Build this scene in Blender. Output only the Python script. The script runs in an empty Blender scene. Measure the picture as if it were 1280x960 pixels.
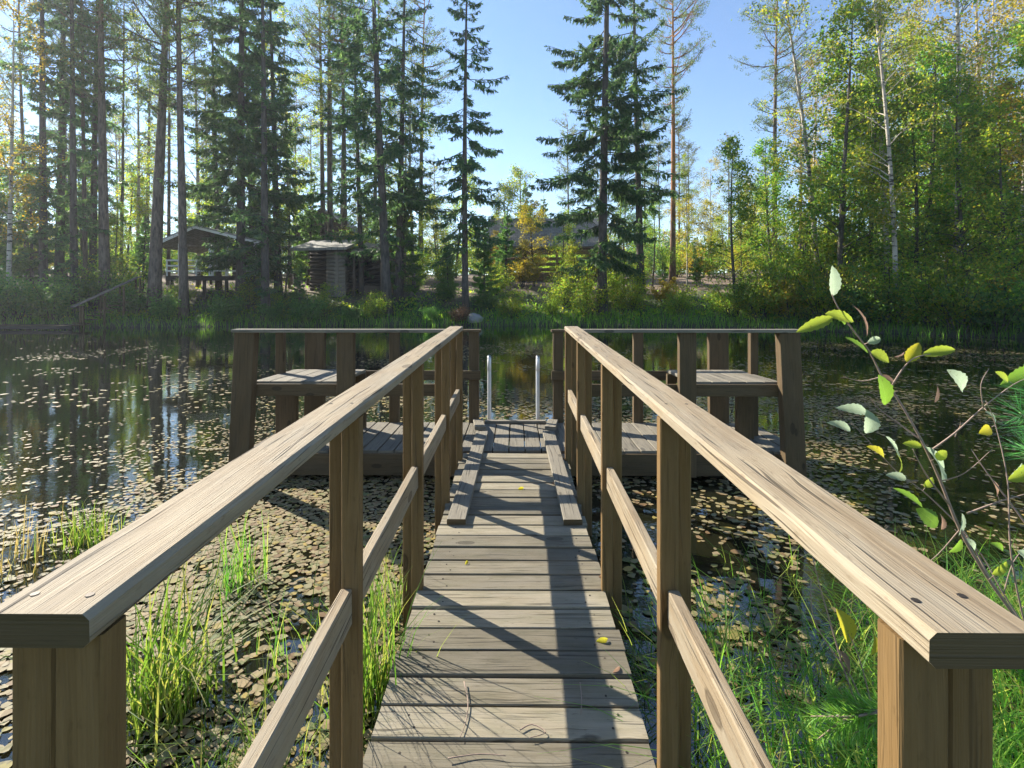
import bpy, math, random
import numpy as np
from mathutils import Vector

# ------------------------------------------------------------------ camera, sky, sun, exposure
S = bpy.context.scene
C = S.collection
EYE = 1.6
cam_d = bpy.data.cameras.new('camera'); cam = bpy.data.objects.new('camera', cam_d); C.objects.link(cam)
cam.location = (0, 0, EYE)
cam.rotation_euler = (math.radians(90), 0, math.atan(5/640))
cam_d.sensor_width = 36; cam_d.lens = 18.0
cam_d.shift_y = -106/1280
cam_d.clip_start = 0.02; cam_d.clip_end = 3000
S.camera = cam

SUN = Vector((-.68, .53, .52)).normalized()
EL = math.asin(SUN.z); AZ = math.atan2(SUN.x, SUN.y)
W = bpy.data.worlds.new('World'); S.world = W; W.use_nodes = True
wn = W.node_tree; bg = wn.nodes['Background']
sky = wn.nodes.new('ShaderNodeTexSky'); sky.sky_type = 'NISHITA'; sky.sun_disc = False
sky.sun_elevation = EL; sky.sun_rotation = AZ % (2*math.pi); sky.air_density = 1.0; sky.dust_density = 0.0; sky.ozone_density = 3.5
wn.links.new(sky.outputs[0], bg.inputs[0]); bg.inputs[1].default_value = 0.095
sd = bpy.data.lights.new('sun', 'SUN'); sd.energy = 5.0; sd.angle = math.radians(.5); sd.color = (1, .93, .80)
so = bpy.data.objects.new('sun', sd); C.objects.link(so); so.rotation_euler = SUN.to_track_quat('Z', 'Y').to_euler()
S.view_settings.view_transform = 'Standard'; S.view_settings.look = 'None'
S.view_settings.exposure = 1.4; S.view_settings.gamma = 1
S.cycles.max_bounces = 6; S.cycles.diffuse_bounces = 3; S.cycles.glossy_bounces = 3
S.cycles.transmission_bounces = 4; S.cycles.transparent_max_bounces = 4
S.cycles.volume_bounces = 0; S.cycles.use_adaptive_sampling = True; S.cycles.adaptive_threshold = .025
S.cycles.caustics_reflective = False; S.cycles.caustics_refractive = False
S.cycles.use_denoising = True
try: S.cycles.denoiser = 'OPENIMAGEDENOISE'
except Exception: pass

RNG = np.random.default_rng(7)
random.seed(7)
rnd = random.uniform

# ------------------------------------------------------------------ shader helpers
class NT:
    def __init__(s, name):
        s.m = bpy.data.materials.new(name); s.m.use_nodes = True; s.t = s.m.node_tree; s.t.nodes.clear()
        s.out = s.n('ShaderNodeOutputMaterial')
    def n(s, typ, **kw):
        nd = s.t.nodes.new(typ)
        for k, v in kw.items():
            if k.startswith('i_'):
                k = k[2:]; k = int(k) if k.isdigit() else k.replace('_', ' ')
                if isinstance(v, bpy.types.NodeSocket): s.t.links.new(v, nd.inputs[k])
                else: nd.inputs[k].default_value = v
            else: setattr(nd, k, v)
        return nd
    def math(s, op, a, b=0.0, c=0.0):
        return s.n('ShaderNodeMath', operation=op, i_0=a, i_1=b, i_2=c).outputs[0]
    def ramp(s, fac, stops, interp='LINEAR'):
        r = s.n('ShaderNodeValToRGB', i_0=fac); cr = r.color_ramp; cr.interpolation = interp
        while len(cr.elements) < len(stops): cr.elements.new(.5)
        for e, (p, c) in zip(cr.elements, stops):
            e.position = p; e.color = (c, c, c, 1) if not hasattr(c, '__len__') else (*c[:3], 1)
        return r.outputs[0]
    def mix(s, fac, a, b, blend='MIX'):
        m = s.n('ShaderNodeMix', data_type='RGBA', blend_type=blend)
        for k, v in ((0, fac), (6, a), (7, b)):
            if isinstance(v, bpy.types.NodeSocket): s.t.links.new(v, m.inputs[k])
            else: m.inputs[k].default_value = v if k == 0 else (*v[:3], 1)
        return m.outputs[2]
    def noise(s, vec, scale=5., detail=4., rough=.55, dist=0.):
        return s.n('ShaderNodeTexNoise', i_Vector=vec, i_Scale=scale, i_Detail=detail, i_Roughness=rough, i_Distortion=dist).outputs[0]
    def mapv(s, vec, sc):
        return s.n('ShaderNodeMapping', i_Vector=vec, i_Scale=sc).outputs[0]
    def surf(s, sh): s.t.links.new(sh, s.out.inputs[0]); return s.m
    def bump(s, h, strength=.3, dist=.01):
        return s.n('ShaderNodeBump', i_Height=h, i_Strength=strength, i_Distance=dist).outputs[0]
    def pbr(s, col, rough=.8, normal=None, **kw):
        p = s.n('ShaderNodeBsdfPrincipled', i_Base_Color=col if isinstance(col, bpy.types.NodeSocket) else (*col, 1), i_Roughness=rough)
        if normal is not None: s.t.links.new(normal, p.inputs['Normal'])
        for k, v in kw.items(): p.inputs[k].default_value = v
        return p.outputs[0]

def wood(name, dark, mid, light, moss=0.0, grey=.62, crack=.5, rough=.75, tone=.3):
    t = NT(name)
    uv = t.n('ShaderNodeUVMap').outputs[0]
    isl = t.n('ShaderNodeNewGeometry').outputs['Random Per Island']
    # wobble the grain around knots
    kn_v = t.mapv(uv, (3.4, 8.0, 1))
    vor = t.n('ShaderNodeTexVoronoi', i_Vector=kn_v, i_Scale=1.0, i_Randomness=1.0)
    kd = vor.outputs['Distance']
    kcol = t.n('ShaderNodeSeparateColor', i_0=vor.outputs['Color']).outputs[0]
    has = t.math('GREATER_THAN', kcol, .55)
    knot = t.math('MULTIPLY', has, t.ramp(kd, [(0, 1), (.12, .75), (.15, 1), (.19, 0)]))
    halo = t.math('MULTIPLY', has, t.ramp(kd, [(0, 1), (.4, 0)]))
    sep = t.n('ShaderNodeSeparateXYZ', i_0=uv)
    vv = t.math('ADD', sep.outputs[1], t.math('MULTIPLY', halo, .016))
    warp = t.noise(t.mapv(uv, (1.3, 3, 1)), 1.0, 2)
    vv = t.math('ADD', vv, t.math('MULTIPLY', warp, .05))
    uw = t.n('ShaderNodeCombineXYZ', i_0=sep.outputs[0], i_1=vv).outputs[0]
    g1 = t.noise(t.mapv(uw, (1.6, 55, 1)), 1.0, 5, .65)
    g2 = t.noise(t.mapv(uw, (7, 330, 1)), 1.0, 3, .6)
    blot = t.noise(t.mapv(uv, (4.5, 14, 1)), 1.0, 4, .6)
    blot2 = t.noise(t.mapv(uv, (1.1, 3.0, 1)), 1.0, 3, .6)
    crk = t.ramp(t.noise(t.mapv(uw, (2.2, 95, 1)), 1.0, 2, .5), [(.60, 0), (.66, 1)])
    crk = t.math('MULTIPLY', crk, crack)
    fac = t.math('ADD', t.math('MULTIPLY', g1, .6), t.math('MULTIPLY', g2, .4))
    col = t.ramp(fac, [(.28, dark), (.5, mid), (.74, light)])
    col = t.mix(t.math('MULTIPLY', t.ramp(blot, [(.42, 0), (.7, 1)]), .45), col, light)
    col = t.mix(t.math('MULTIPLY', t.ramp(blot2, [(.45, 0), (.7, 1)]), .55), col, dark)
    pat = t.noise(t.mapv(uv, (2.3, 9, 1)), 1.0, 5, .7)
    gm = sum(mid)/3
    col = t.mix(t.math('MULTIPLY', t.ramp(pat, [(.44, 0), (.60, 1)]), grey), col, (gm*1.32, gm*1.16, gm*.88))
    spk = t.noise(t.mapv(uv, (26, 70, 1)), 1.0, 3, .6)
    col = t.mix(t.math('MULTIPLY', t.ramp(spk, [(.60, 0), (.70, 1)]), .5), col, dark)
    if moss:
        mo = t.ramp(t.noise(t.mapv(uv, (5, 12, 1)), 1.3, 4, .6), [(.45, 0), (.7, 1)])
        col = t.mix(t.math('MULTIPLY', mo, moss), col, (.075, .085, .035))
    col = t.mix(crk, col, tuple(c*.28 for c in dark))
    col = t.mix(t.math('MULTIPLY', knot, .8), col, tuple(c*.45 for c in dark))
    val = t.math('ADD', 1 - tone/2, t.math('MULTIPLY', isl, tone))
    hs = t.n('ShaderNodeHueSaturation', i_Value=val, i_Color=col).outputs[0]
    h = t.math('SUBTRACT', t.math('ADD', t.math('MULTIPLY', g1, .7), t.math('MULTIPLY', g2, .5)), crk)
    return t.surf(t.pbr(hs, rough, t.bump(h, .55, .006), **{'Specular IOR Level': .3}))

def leafmat(name, cols, trans=.45, rough=.5, spec=.35, vary=.25):
    t = NT(name)
    isl = t.n('ShaderNodeNewGeometry').outputs['Random Per Island']
    orr = t.n('ShaderNodeObjectInfo').outputs['Random']
    n = len(cols)
    col = t.ramp(isl, [((i+.5)/n, c) for i, c in enumerate(cols)])
    col = t.n('ShaderNodeHueSaturation', i_Hue=t.math('ADD', .485, t.math('MULTIPLY', orr, .03)),
              i_Value=t.math('ADD', 1-vary/2, t.math('MULTIPLY', orr, vary)), i_Color=col).outputs[0]
    p = t.pbr(col, rough, **{'Specular IOR Level': spec})
    tc = t.mix(.5, col, t.n('ShaderNodeMix', data_type='RGBA', blend_type='MULTIPLY', i_0=1., i_6=col, i_7=(1.25, 1.2, .45, 1)).outputs[2])
    tc = t.n('ShaderNodeHueSaturation', i_Value=2.5, i_Color=tc).outputs[0]
    tr = t.n('ShaderNodeBsdfTranslucent', i_Color=tc).outputs[0]
    return t.surf(t.n('ShaderNodeMixShader', i_0=trans, i_1=p, i_2=tr).outputs[0])

def bark(name, c1, c2, c3=None, redz=.03, s=9.):
    t = NT(name)
    oc = t.n('ShaderNodeTexCoord').outputs['Object']
    n1 = t.noise(t.mapv(oc, (1, 1, .22)), s, 5, .65)
    n2 = t.noise(t.mapv(oc, (1, 1, .5)), s*.25, 3, .6)
    col = t.ramp(n1, [(.35, c1), (.62, c2)])
    if c3: 
        z = t.n('ShaderNodeSeparateXYZ', i_0=oc).outputs[2]
        col = t.mix(t.ramp(t.math('ADD', t.math('MULTIPLY', z, redz), t.math('MULTIPLY', n2, .5)), [(.75, 0), (1.0, 1)]), col, c3)
    else: col = t.mix(t.math('MULTIPLY', n2, .4), col, c1)
    return t.surf(t.pbr(col, .9, t.bump(n1, .8, .03), **{'Specular IOR Level': .2}))

def birchbark(name):
    t = NT(name)
    oc = t.n('ShaderNodeTexCoord').outputs['Object']
    n1 = t.ramp(t.noise(t.mapv(oc, (2.2, 2.2, 9)), 1.0, 3, .6), [(.56, 0), (.62, 1)])
    n2 = t.noise(t.mapv(oc, (2, 2, .8)), 1.0, 4, .6)
    z = t.n('ShaderNodeSeparateXYZ', i_0=oc).outputs[2]
    base = t.math('MULTIPLY', t.ramp(t.math('MULTIPLY', z, .1), [(.05, 1), (.3, 0)]), t.ramp(n2, [(.35, 1), (.6, .2)]))
    col = t.mix(t.ramp(n2, [(.35, 0), (.7, 1)]), (.50, .46, .38), (.30, .25, .20))
    col = t.mix(n1, col, (.03, .027, .023)); col = t.mix(base, col, (.05, .045, .04))
    return t.surf(t.pbr(col, .75))

def plain(name, c, rough=.6, metallic=0., var=.25, scale=6.):
    t = NT(name)
    oc = t.n('ShaderNodeTexCoord').outputs['Object']
    n = t.noise(oc, scale, 5, .6)
    col = t.mix(n, tuple(x*(1-var) for x in c), tuple(min(1, x*(1+var)) for x in c))
    return t.surf(t.pbr(col, rough, t.bump(n, .2, .004), Metallic=metallic))

M = {}
M['rail'] = wood('weathered_rail_wood', (.15, .102, .056), (.275, .21, .132), (.40, .33, .225), grey=.5, crack=.8, tone=.2)
M['plank'] = wood('weathered_plank_wood', (.095, .078, .05), (.20, .17, .115), (.31, .27, .195), moss=.25, crack=.6, tone=.75)
M['post'] = wood('brown_post_wood', (.10, .056, .016), (.165, .097, .034), (.23, .142, .056), grey=.1, crack=.4, tone=.2)
M['deckpost'] = wood('dark_deck_post_wood', (.058, .037, .015), (.095, .062, .028), (.135, .092, .045), grey=.15, crack=.4, tone=.25)
M['grey'] = wood('silvered_wood', (.10, .088, .066), (.18, .158, .12), (.26, .232, .182), crack=.7, tone=.3)
M['endgrain'] = wood('mossy_end_wood', (.05, .033, .014), (.09, .06, .026), (.13, .09, .045), grey=.1, moss=.15, crack=.3)
M['spruce_leaf'] = leafmat('spruce_needles', [(.045, .10, .05), (.06, .125, .052), (.085, .15, .055), (.05, .105, .058)], trans=.45)
M['spruce_young'] = leafmat('young_spruce_needles', [(.06, .13, .04), (.085, .165, .045), (.11, .19, .05)], trans=.5)
M['pine_leaf'] = leafmat('pine_needles', [(.05, .09, .04), (.08, .12, .045), (.12, .15, .055)], trans=.4)
M['pine_far'] = leafmat('distant_pine_needles', [(.07, .10, .05), (.10, .13, .055), (.15, .16, .06)], trans=.4)
M['birch_leaf'] = leafmat('birch_leaves', [(.085, .16, .02), (.115, .19, .022), (.155, .215, .025), (.25, .23, .025), (.20, .21, .025)], trans=.6)
M['alder_leaf'] = leafmat('alder_leaves', [(.055, .145, .025), (.08, .175, .025), (.115, .20, .028), (.19, .22, .028)], trans=.6)
M['yellow_leaf'] = leafmat('yellowing_leaves', [(.26, .20, .02), (.17, .17, .025), (.34, .24, .02), (.11, .14, .02), (.22, .19, .03)], trans=.5)
M['shrub_leaf'] = leafmat('shrub_leaves', [(.085, .175, .025), (.12, .21, .028), (.16, .23, .03), (.23, .23, .03)], trans=.62)
M['dark_leaf'] = leafmat('dark_shrub_leaves', [(.05, .125, .035), (.07, .15, .036), (.10, .175, .04)], trans=.55)
M['rust_leaf'] = leafmat('rust_brown_twigs', [(.15, .085, .045), (.11, .07, .04), (.18, .12, .06)], trans=.3)
M['grass'] = leafmat('grass_blades', [(.045, .115, .018), (.07, .155, .02), (.11, .20, .03), (.20, .22, .06)], trans=.45, rough=.55, spec=.25)
M['reed'] = leafmat('shore_grass', [(.08, .18, .025), (.11, .22, .03), (.16, .25, .04)], trans=.6)
M['sedge'] = leafmat('bank_sedge', [(.06, .16, .025), (.09, .21, .03), (.13, .24, .035), (.22, .24, .06), (.09, .19, .035)], trans=.55, rough=.55, spec=.25)
M['drygrass'] = leafmat('dry_grass', [(.20, .16, .06), (.26, .20, .09), (.14, .15, .05)], trans=.4)
M['bark_spruce'] = bark('spruce_bark', (.055, .048, .042), (.14, .12, .105))
M['bark_pine'] = bark('pine_bark', (.07, .055, .045), (.19, .15, .12), (.34, .17, .075))
M['bark_red'] = bark('reddish_pine_bark', (.10, .06, .045), (.22, .14, .10), (.36, .17, .07), redz=.1)
M['bark_birch'] = birchbark('birch_bark')
M['bark_dark'] = bark('alder_bark', (.05, .045, .035), (.12, .105, .085))
M['metal'] = plain('white_ladder_tube', (.70, .72, .72), .35, 0., .08)
M['stone'] = plain('grey_stone', (.27, .26, .25), .9)
M['white_paint'] = plain('white_paint', (.78, .78, .75), .7, 0, .12)
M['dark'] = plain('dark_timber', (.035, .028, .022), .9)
M['brown_wall'] = plain('brown_log_wall', (.095, .07, .052), .85, 0, .35, 3)
M['honey_wall'] = plain('honey_log_wall', (.22, .135, .065), .8, 0, .3, 3)
M['log_pale'] = plain('pale_log', (.22, .19, .155), .85, 0, .25, 4)

def shingles(name, c1, c2, sx=3.2, sy=3.2):
    t = NT(name)
    uv = t.n('ShaderNodeUVMap').outputs[0]
    b = t.n('ShaderNodeTexBrick', i_Vector=uv, i_Scale=1.0, i_Color1=(*c1, 1), i_Color2=(*c2, 1), i_Mortar=(*[c*.35 for c in c1], 1))
    b.inputs['Mortar Size'].default_value = .018; b.inputs['Brick Width'].default_value = .42; b.inputs['Row Height'].default_value = .30
    n = t.noise(t.mapv(uv, (3, 3, 1)), 1., 5, .65)
    col = t.mix(t.math('MULTIPLY', n, .55), b.outputs[0], (.16, .15, .125))
    return t.surf(t.pbr(col, .9, t.bump(b.outputs['Fac'], -.5, .03)))
M['shingle'] = shingles('grey_wood_shingles', (.30, .285, .255), (.19, .175, .155))
M['roofboard'] = shingles('pale_roof_boards', (.42, .41, .38), (.30, .29, .27))

# ------------------------------------------------------------------ mesh helpers
def link(o, parent=None):
    C.objects.link(o)
    if parent is not None: o.parent = parent
    return o

class MB:
    def __init__(s): s.v = []; s.f = []; s.uv = []; s.mi = []; s.sm = []
    def face(s, idx, uvs=None, mi=0, smooth=False):
        s.f.append(tuple(idx)); s.uv.extend(uvs if uvs else [(0, 0)]*len(idx)); s.mi.append(mi); s.sm.append(smooth)
    def board(s, p0, p1, w, th, up=(0, 0, 1), ch=.003, mi=0, end_mi=None, skew0=0., skew1=0.):
        """a chamfered board along p0->p1 (centre line); w across, th along up"""
        p0 = Vector(p0); p1 = Vector(p1); d = (p1-p0); L = d.length; d.normalize()
        up = Vector(up); side = d.cross(up).normalized(); up = side.cross(d).normalized()
        a, b = w/2, th/2; ch = min(ch, a*.4, b*.4)
        prof = [(-a+ch, -b), (a-ch, -b), (a, -b+ch), (a, b-ch), (a-ch, b), (-a+ch, b), (-a, b-ch), (-a, -b+ch)]
        base = len(s.v)
        for k, P in enumerate((p0, p1)):
            sk = skew0 if k == 0 else skew1
            for x, y in prof: s.v.append(tuple(P+side*x+up*y+d*(sk*x)))
        u0, v0 = rnd(0, 50), rnd(0, 50)
        per = [0]
        for i in range(8):
            x0, y0 = prof[i]; x1, y1 = prof[(i+1) % 8]; per.append(per[-1]+math.hypot(x1-x0, y1-y0))
        for i in range(8):
            j = (i+1) % 8
            s.face((base+i, base+j, base+8+j, base+8+i), [(u0, v0+per[i]), (u0, v0+per[i+1]), (u0+L, v0+per[i+1]), (u0+L, v0+per[i])], mi)
        em = mi if end_mi is None else end_mi
        s.face([base+i for i in range(7, -1, -1)], [(u0+prof[i][0]*.3, v0+prof[i][1]) for i in range(7, -1, -1)], em)
        s.face([base+8+i for i in range(8)], [(u0+prof[i][0]*.3, v0+prof[i][1]) for i in range(8)], em)
    def tube(s, pts, rad, n=8, mi=0, cap=True):
        pts = [Vector(p) for p in pts]; base = len(s.v); m = len(pts)
        if not hasattr(rad, '__len__'): rad = [rad]*m
        up = Vector((.13, .97, .21)).normalized(); L = 0
        u0 = rnd(0, 20); us = []
        for k in range(m):
            d = (pts[min(k+1, m-1)]-pts[max(k-1, 0)]).normalized()
            if k: L += (pts[k]-pts[k-1]).length
            us.append(L)
            a = d.cross(up)
            if a.length < .05: a = d.cross(Vector((1, 0, 0)))
            a.normalize(); b = d.cross(a)
            for i in range(n):
                an = 2*math.pi*i/n
                s.v.append(tuple(pts[k]+a*(rad[k]*math.cos(an))+b*(rad[k]*math.sin(an))))
        for k in range(m-1):
            for i in range(n):
                j = (i+1) % n
                q = (base+k*n+i, base+k*n+j, base+(k+1)*n+j, base+(k+1)*n+i)
                c = 2*math.pi*rad[k]
                s.face(q, [(u0+us[k], i/n*c), (u0+us[k], (i+1)/n*c), (u0+us[k+1], (i+1)/n*c), (u0+us[k+1], i/n*c)], mi, True)
        if cap:
            s.face([base+i for i in range(n-1, -1, -1)], None, mi); s.face([base+(m-1)*n+i for i in range(n)], None, mi)
    def poly(s, pts, uvs=None, mi=0):
        b = len(s.v); s.v.extend([tuple(p) for p in pts]); s.face(range(b, b+len(pts)), uvs, mi)
    def slab(s, quad, th, mi=0, uvscale=1.):
        """a thick slab: quad = 4 points of the top, extruded down along its normal"""
        q = [Vector(p) for p in quad]; nrm = (q[1]-q[0]).cross(q[3]-q[0]).normalized()
        lo = [p-nrm*th for p in q]; b = len(s.v)
        s.v.extend([tuple(p) for p in q+lo])
        lx = (q[1]-q[0]).length; ly = (q[3]-q[0]).length
        s.face((b, b+1, b+2, b+3), [(0, 0), (lx, 0), (lx, ly), (0, ly)], mi)
        s.face((b+7, b+6, b+5, b+4), [(0, ly), (lx, ly), (lx, 0), (0, 0)], mi)
        for i in range(4):
            j = (i+1) % 4; s.face((b+j, b+i, b+4+i, b+4+j), [(0, 0), (lx, 0), (lx, th), (0, th)], mi)
    def build(s, name, mats, parent=None):
        me = bpy.data.meshes.new(name); me.from_pydata(s.v, [], s.f)
        uvl = me.uv_layers.new(name='UVMap'); uvl.data.foreach_set('uv', np.array(s.uv, dtype=np.float32).ravel())
        if not isinstance(mats, (list, tuple)): mats = [mats]
        for m in mats: me.materials.append(m)
        me.polygons.foreach_set('material_index', s.mi); me.polygons.foreach_set('use_smooth', s.sm)
        me.update()
        return link(bpy.data.objects.new(name, me), parent)

def np_obj(name, V, F, mat, parent=None, smooth=False):
    """V (n,3), F (m,k) arrays -> one mesh object"""
    V = np.asarray(V, np.float32); F = np.asarray(F, np.int32)
    me = bpy.data.meshes.new(name); k = F.shape[1]
    me.vertices.add(len(V)); me.vertices.foreach_set('co', V.ravel())
    me.loops.add(F.size); me.loops.foreach_set('vertex_index', F.ravel())
    me.polygons.add(len(F)); me.polygons.foreach_set('loop_start', np.arange(0, F.size, k, dtype=np.int32))
    me.polygons.foreach_set('loop_total', np.full(len(F), k, np.int32))
    me.polygons.foreach_set('use_smooth', np.full(len(F), smooth, bool))
    me.materials.append(mat); me.update(calc_edges=True); me.validate()
    return link(bpy.data.objects.new(name, me), parent)

def unit(a): return a/np.maximum(np.linalg.norm(a, axis=-1, keepdims=True), 1e-9)

def kites(P, D, Wd, L, Wi):
    """leaf-shaped quads: base P, direction D, width direction Wd, length L, width Wi"""
    P, D, Wd = map(np.asarray, (P, D, Wd)); L = np.asarray(L)[:, None]; Wi = np.asarray(Wi)[:, None]
    mid = P+D*L*.45
    V = np.stack([P, mid+Wd*Wi*.5, P+D*L, mid-Wd*Wi*.5], 1).reshape(-1, 3)
    return V, np.arange(len(P)*4).reshape(-1, 4)

def rand_leaves(P, size, rng, droop=.3):
    n = len(P); D = rng.normal(size=(n, 3)); D[:, 2] -= droop; D = unit(D)
    Wd = unit(np.cross(D, rng.normal(size=(n, 3))))
    L = size*rng.uniform(.7, 1.35, n)
    return kites(P, D, Wd, L, L*rng.uniform(.55, .8, n))

def tagit(o, label, cat, group=None):
    o['label'] = label; o['category'] = cat
    if group: o['group'] = group
    return o
def thing(name, label, cat, loc=(0, 0, 0), rz=0., group=None):
    o = bpy.data.objects.new(name, None); C.objects.link(o); o.location = loc; o.rotation_euler = (0, 0, rz)
    o.empty_display_size = .2
    return tagit(o, label, cat, group)
def dup(root, loc, rz=0., sc=1., label=None, group=None, name=None):
    r = root.copy(); C.objects.link(r); r.location = loc; r.rotation_euler = (0, 0, rz)
    r.scale = sc if hasattr(sc, '__len__') else (sc, sc, sc)
    if name: r.name = name
    if label: r['label'] = label
    if group: r['group'] = group
    elif 'group' in r: del r['group']
    for ch in list(root.children):
        c = ch.copy(); C.objects.link(c); c.parent = r
        for g in list(ch.children):
            d = g.copy(); C.objects.link(d); d.parent = c
    return r
def kind(o, k): o['kind'] = k; return o

# ------------------------------------------------------------------ terrain and pond
SHORE = np.array([(-70, 2), (-48, 18), (-36, 24.5), (-27.5, 27.6), (-16, 30), (-6, 31), (2, 30.8), (11.2, 28.5), (16.7, 24.5), (20.6, 21.0),
                  (26, 15), (31, 8), (34, -2), (20, -3), (10, .6), (6, 1.5), (3.6, 2.1), (2.0, 2.0), (1.1, 1.55), (.6, 1.0), (-.7, .75), (-2.2, .35), (-6, -.6), (-20, -4), (-60, -12)], float)
def sdist(x, y):
    """signed distance to the pond outline, negative inside the water"""
    x = np.asarray(x, float); y = np.asarray(y, float)
    d = np.full(x.shape, 1e9); inside = np.zeros(x.shape, bool)
    n = len(SHORE)
    for i in range(n):
        ax, ay = SHORE[i]; bx, by = SHORE[(i+1) % n]
        ex, ey = bx-ax, by-ay; L2 = ex*ex+ey*ey
        t = np.clip(((x-ax)*ex+(y-ay)*ey)/L2, 0, 1)
        d = np.minimum(d, np.hypot(x-ax-t*ex, y-ay-t*ey))
        c = ((ay > y) != (by > y)) & (x < (bx-ax)*(y-ay)/((by-ay) if by != ay else 1e-9)+ax)
        inside ^= c
    return np.where(inside, -d, d)
def wob(x, y, f=1., seed=0.):
    """cheap smooth noise in about -1..1"""
    return (np.sin(x*1.3*f+1.7+seed)*np.cos(y*1.1*f-.6+seed*2)+.6*np.sin(x*2.9*f-y*2.3*f+seed)+.4*np.cos(x*5.3*f+y*4.7*f+2.2*seed))/2
def ground(x, y):
    x = np.asarray(x, float); y = np.asarray(y, float)
    s = sdist(x, y)
    far = np.interp(s, [-6, -1, 0, .5, 3, 6, 10, 18, 40, 100, 400], [-1.4, -.35, -.02, .22, .85, 1.75, 2.45, 3.4, 5.0, 7.0, 12.0])
    near = np.interp(s, [-6, -1, 0, .5, 3, 8, 60], [-1.4, -.22, -.01, .05, .16, .3, 1.])
    w = np.clip((y-6)/6, 0, 1)
    z = near*(1-w)+far*w
    return z+wob(x, y, .35, 3.)*.16*np.clip(s/3, 0, 1)*w+wob(x, y, 3., 1.)*.012*np.clip(s+.5, 0, 1)
def gz(x, y): return float(ground(np.array([x]), np.array([y]))[0])

def axis(segs):
    out = []
    for a, b, st in segs: out.extend(np.arange(a, b, st))
    return np.array(out+[segs[-1][1]])
gx = axis([(-264, -60, 24), (-60, -34, 3), (-34, -6, .8), (-6, 6, .3), (6, 32, .8), (32, 60, 3), (60, 264, 24)])
gy = axis([(-60, -6, 6), (-6, -1, .8), (-1, 5, .25), (5, 18, .9), (18, 52, .7), (52, 100, 4), (100, 280, 30)])
X, Y = np.meshgrid(gx, gy); Z = ground(X, Y)
nx, ny = len(gx), len(gy)
idx = np.arange(nx*ny).reshape(ny, nx)
F = np.stack([idx[:-1, :-1], idx[:-1, 1:], idx[1:, 1:], idx[1:, :-1]], -1).reshape(-1, 4)
t = NT('bank_ground')
geo = t.n('ShaderNodeNewGeometry').outputs['Position']
n1 = t.noise(geo, .35, 5, .6); n2 = t.noise(geo, 4., 5, .65); n3 = t.noise(geo, 30., 3, .6)
zz = t.n('ShaderNodeSeparateXYZ', i_0=geo).outputs[2]
lit = t.ramp(n2, [(.3, (.11, .075, .05)), (.55, (.22, .155, .105)), (.75, (.33, .25, .18))])
grs = t.ramp(n2, [(.3, (.03, .05, .015)), (.5, (.06, .085, .025)), (.75, (.12, .13, .045))])
mxf = t.ramp(t.math('ADD', t.math('MULTIPLY', zz, .16), t.math('MULTIPLY', n1, .75)), [(.60, 0), (.78, 1)])
mud = t.ramp(n3, [(.3, (.022, .02, .014)), (.7, (.055, .05, .03))])
col = t.mix(mxf, grs, lit)
col = t.mix(t.ramp(zz, [(.0, 1), (.25, 0)]), col, mud)
M['ground'] = t.surf(t.pbr(col, .95, t.bump(n2, .6, .05)))
kind(np_obj('ground', np.stack([X, Y, Z], -1).reshape(-1, 3), F, M['ground'], smooth=True), 'structure')

# water sheet (clipped by the rising ground)
t = NT('pond_water')
geo = t.n('ShaderNodeNewGeometry').outputs['Position']
w1 = t.noise(t.mapv(geo, (1, 1, 1)), 2.2, 3, .55)
w2 = t.noise(t.mapv(geo, (1, 1.6, 1)), 11., 2, .5)
hh = t.math('ADD', t.math('MULTIPLY', w1, 1.), t.math('MULTIPLY', w2, .28))
nb = t.bump(hh, .035, .05)
murk = t.mix(t.noise(geo, .6, 3), (.006, .009, .004), (.014, .013, .006))
M['water'] = t.surf(t.pbr(murk, .025, nb, IOR=1.7, **{'Specular IOR Level': .6}))
xs = np.array([-75., -30, 0, 20, 40]); ys = np.array([-14., 0, 10, 20, 34])
X, Y = np.meshgrid(xs, ys); idx = np.arange(25).reshape(5, 5)
F = np.stack([idx[:-1, :-1], idx[:-1, 1:], idx[1:, 1:], idx[1:, :-1]], -1).reshape(-1, 4)
kind(np_obj('pond_water', np.stack([X, Y, X*0], -1).reshape(-1, 3), F, M['water']), 'structure')

# ------------------------------------------------------------------ boardwalk (gangway with handrails)
SL = .02656
def zw(d): return .15+SL*d          # top of the planks
def zr(d): return 1.26+SL*d         # top of the handrails
walk = thing('boardwalk', 'narrow weathered plank boardwalk with two brown wooden handrails over the pond', 'boardwalk', (0, 0, 0))
mb = MB(); screws = MB(); d = .30; pitch = .1336
k = 0
while d < 4.42:
    j = rnd(-.004, .004)
    xl, xr = -.468+rnd(-.008, .008), .428+rnd(-.008, .008)
    zc = zw(d+pitch/2)-.016+rnd(-.0035, .002)
    tw = rnd(-.0015, .0015)
    mb.board((xl, d+pitch/2+j*.4, zc-tw), (xr, d+pitch/2-j*.4, zc+tw), pitch-.0075+rnd(-.002, .0015), .032, ch=.003)
    for xs_ in (-.362, -.335, .318, .345):
        yy = d+pitch/2+rnd(-.008, .008)+(.028 if xs_ in (-.362, .345) else -.028)
        screws.tube([(xs_, yy, zc+.0155), (xs_, yy, zc+.0172)], .0042, 8)
    d += pitch; k += 1
deck_o = mb.build('decking', M['plank'], walk)
M['screw'] = plain('rusty_screw', (.05, .04, .032), .6, .6)
kind(screws.build('screws', M['screw'], deck_o), 'stuff')
for x in (-.36, .32):
    mb = MB(); mb.board((x, .25, zw(.25)-.10), (x, 4.40, zw(4.40)-.10), .05, .13); mb.build('joist', M['deckpost'], walk)
PD = (.545, 1.45, 2.43, 3.41, 4.24)
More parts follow.
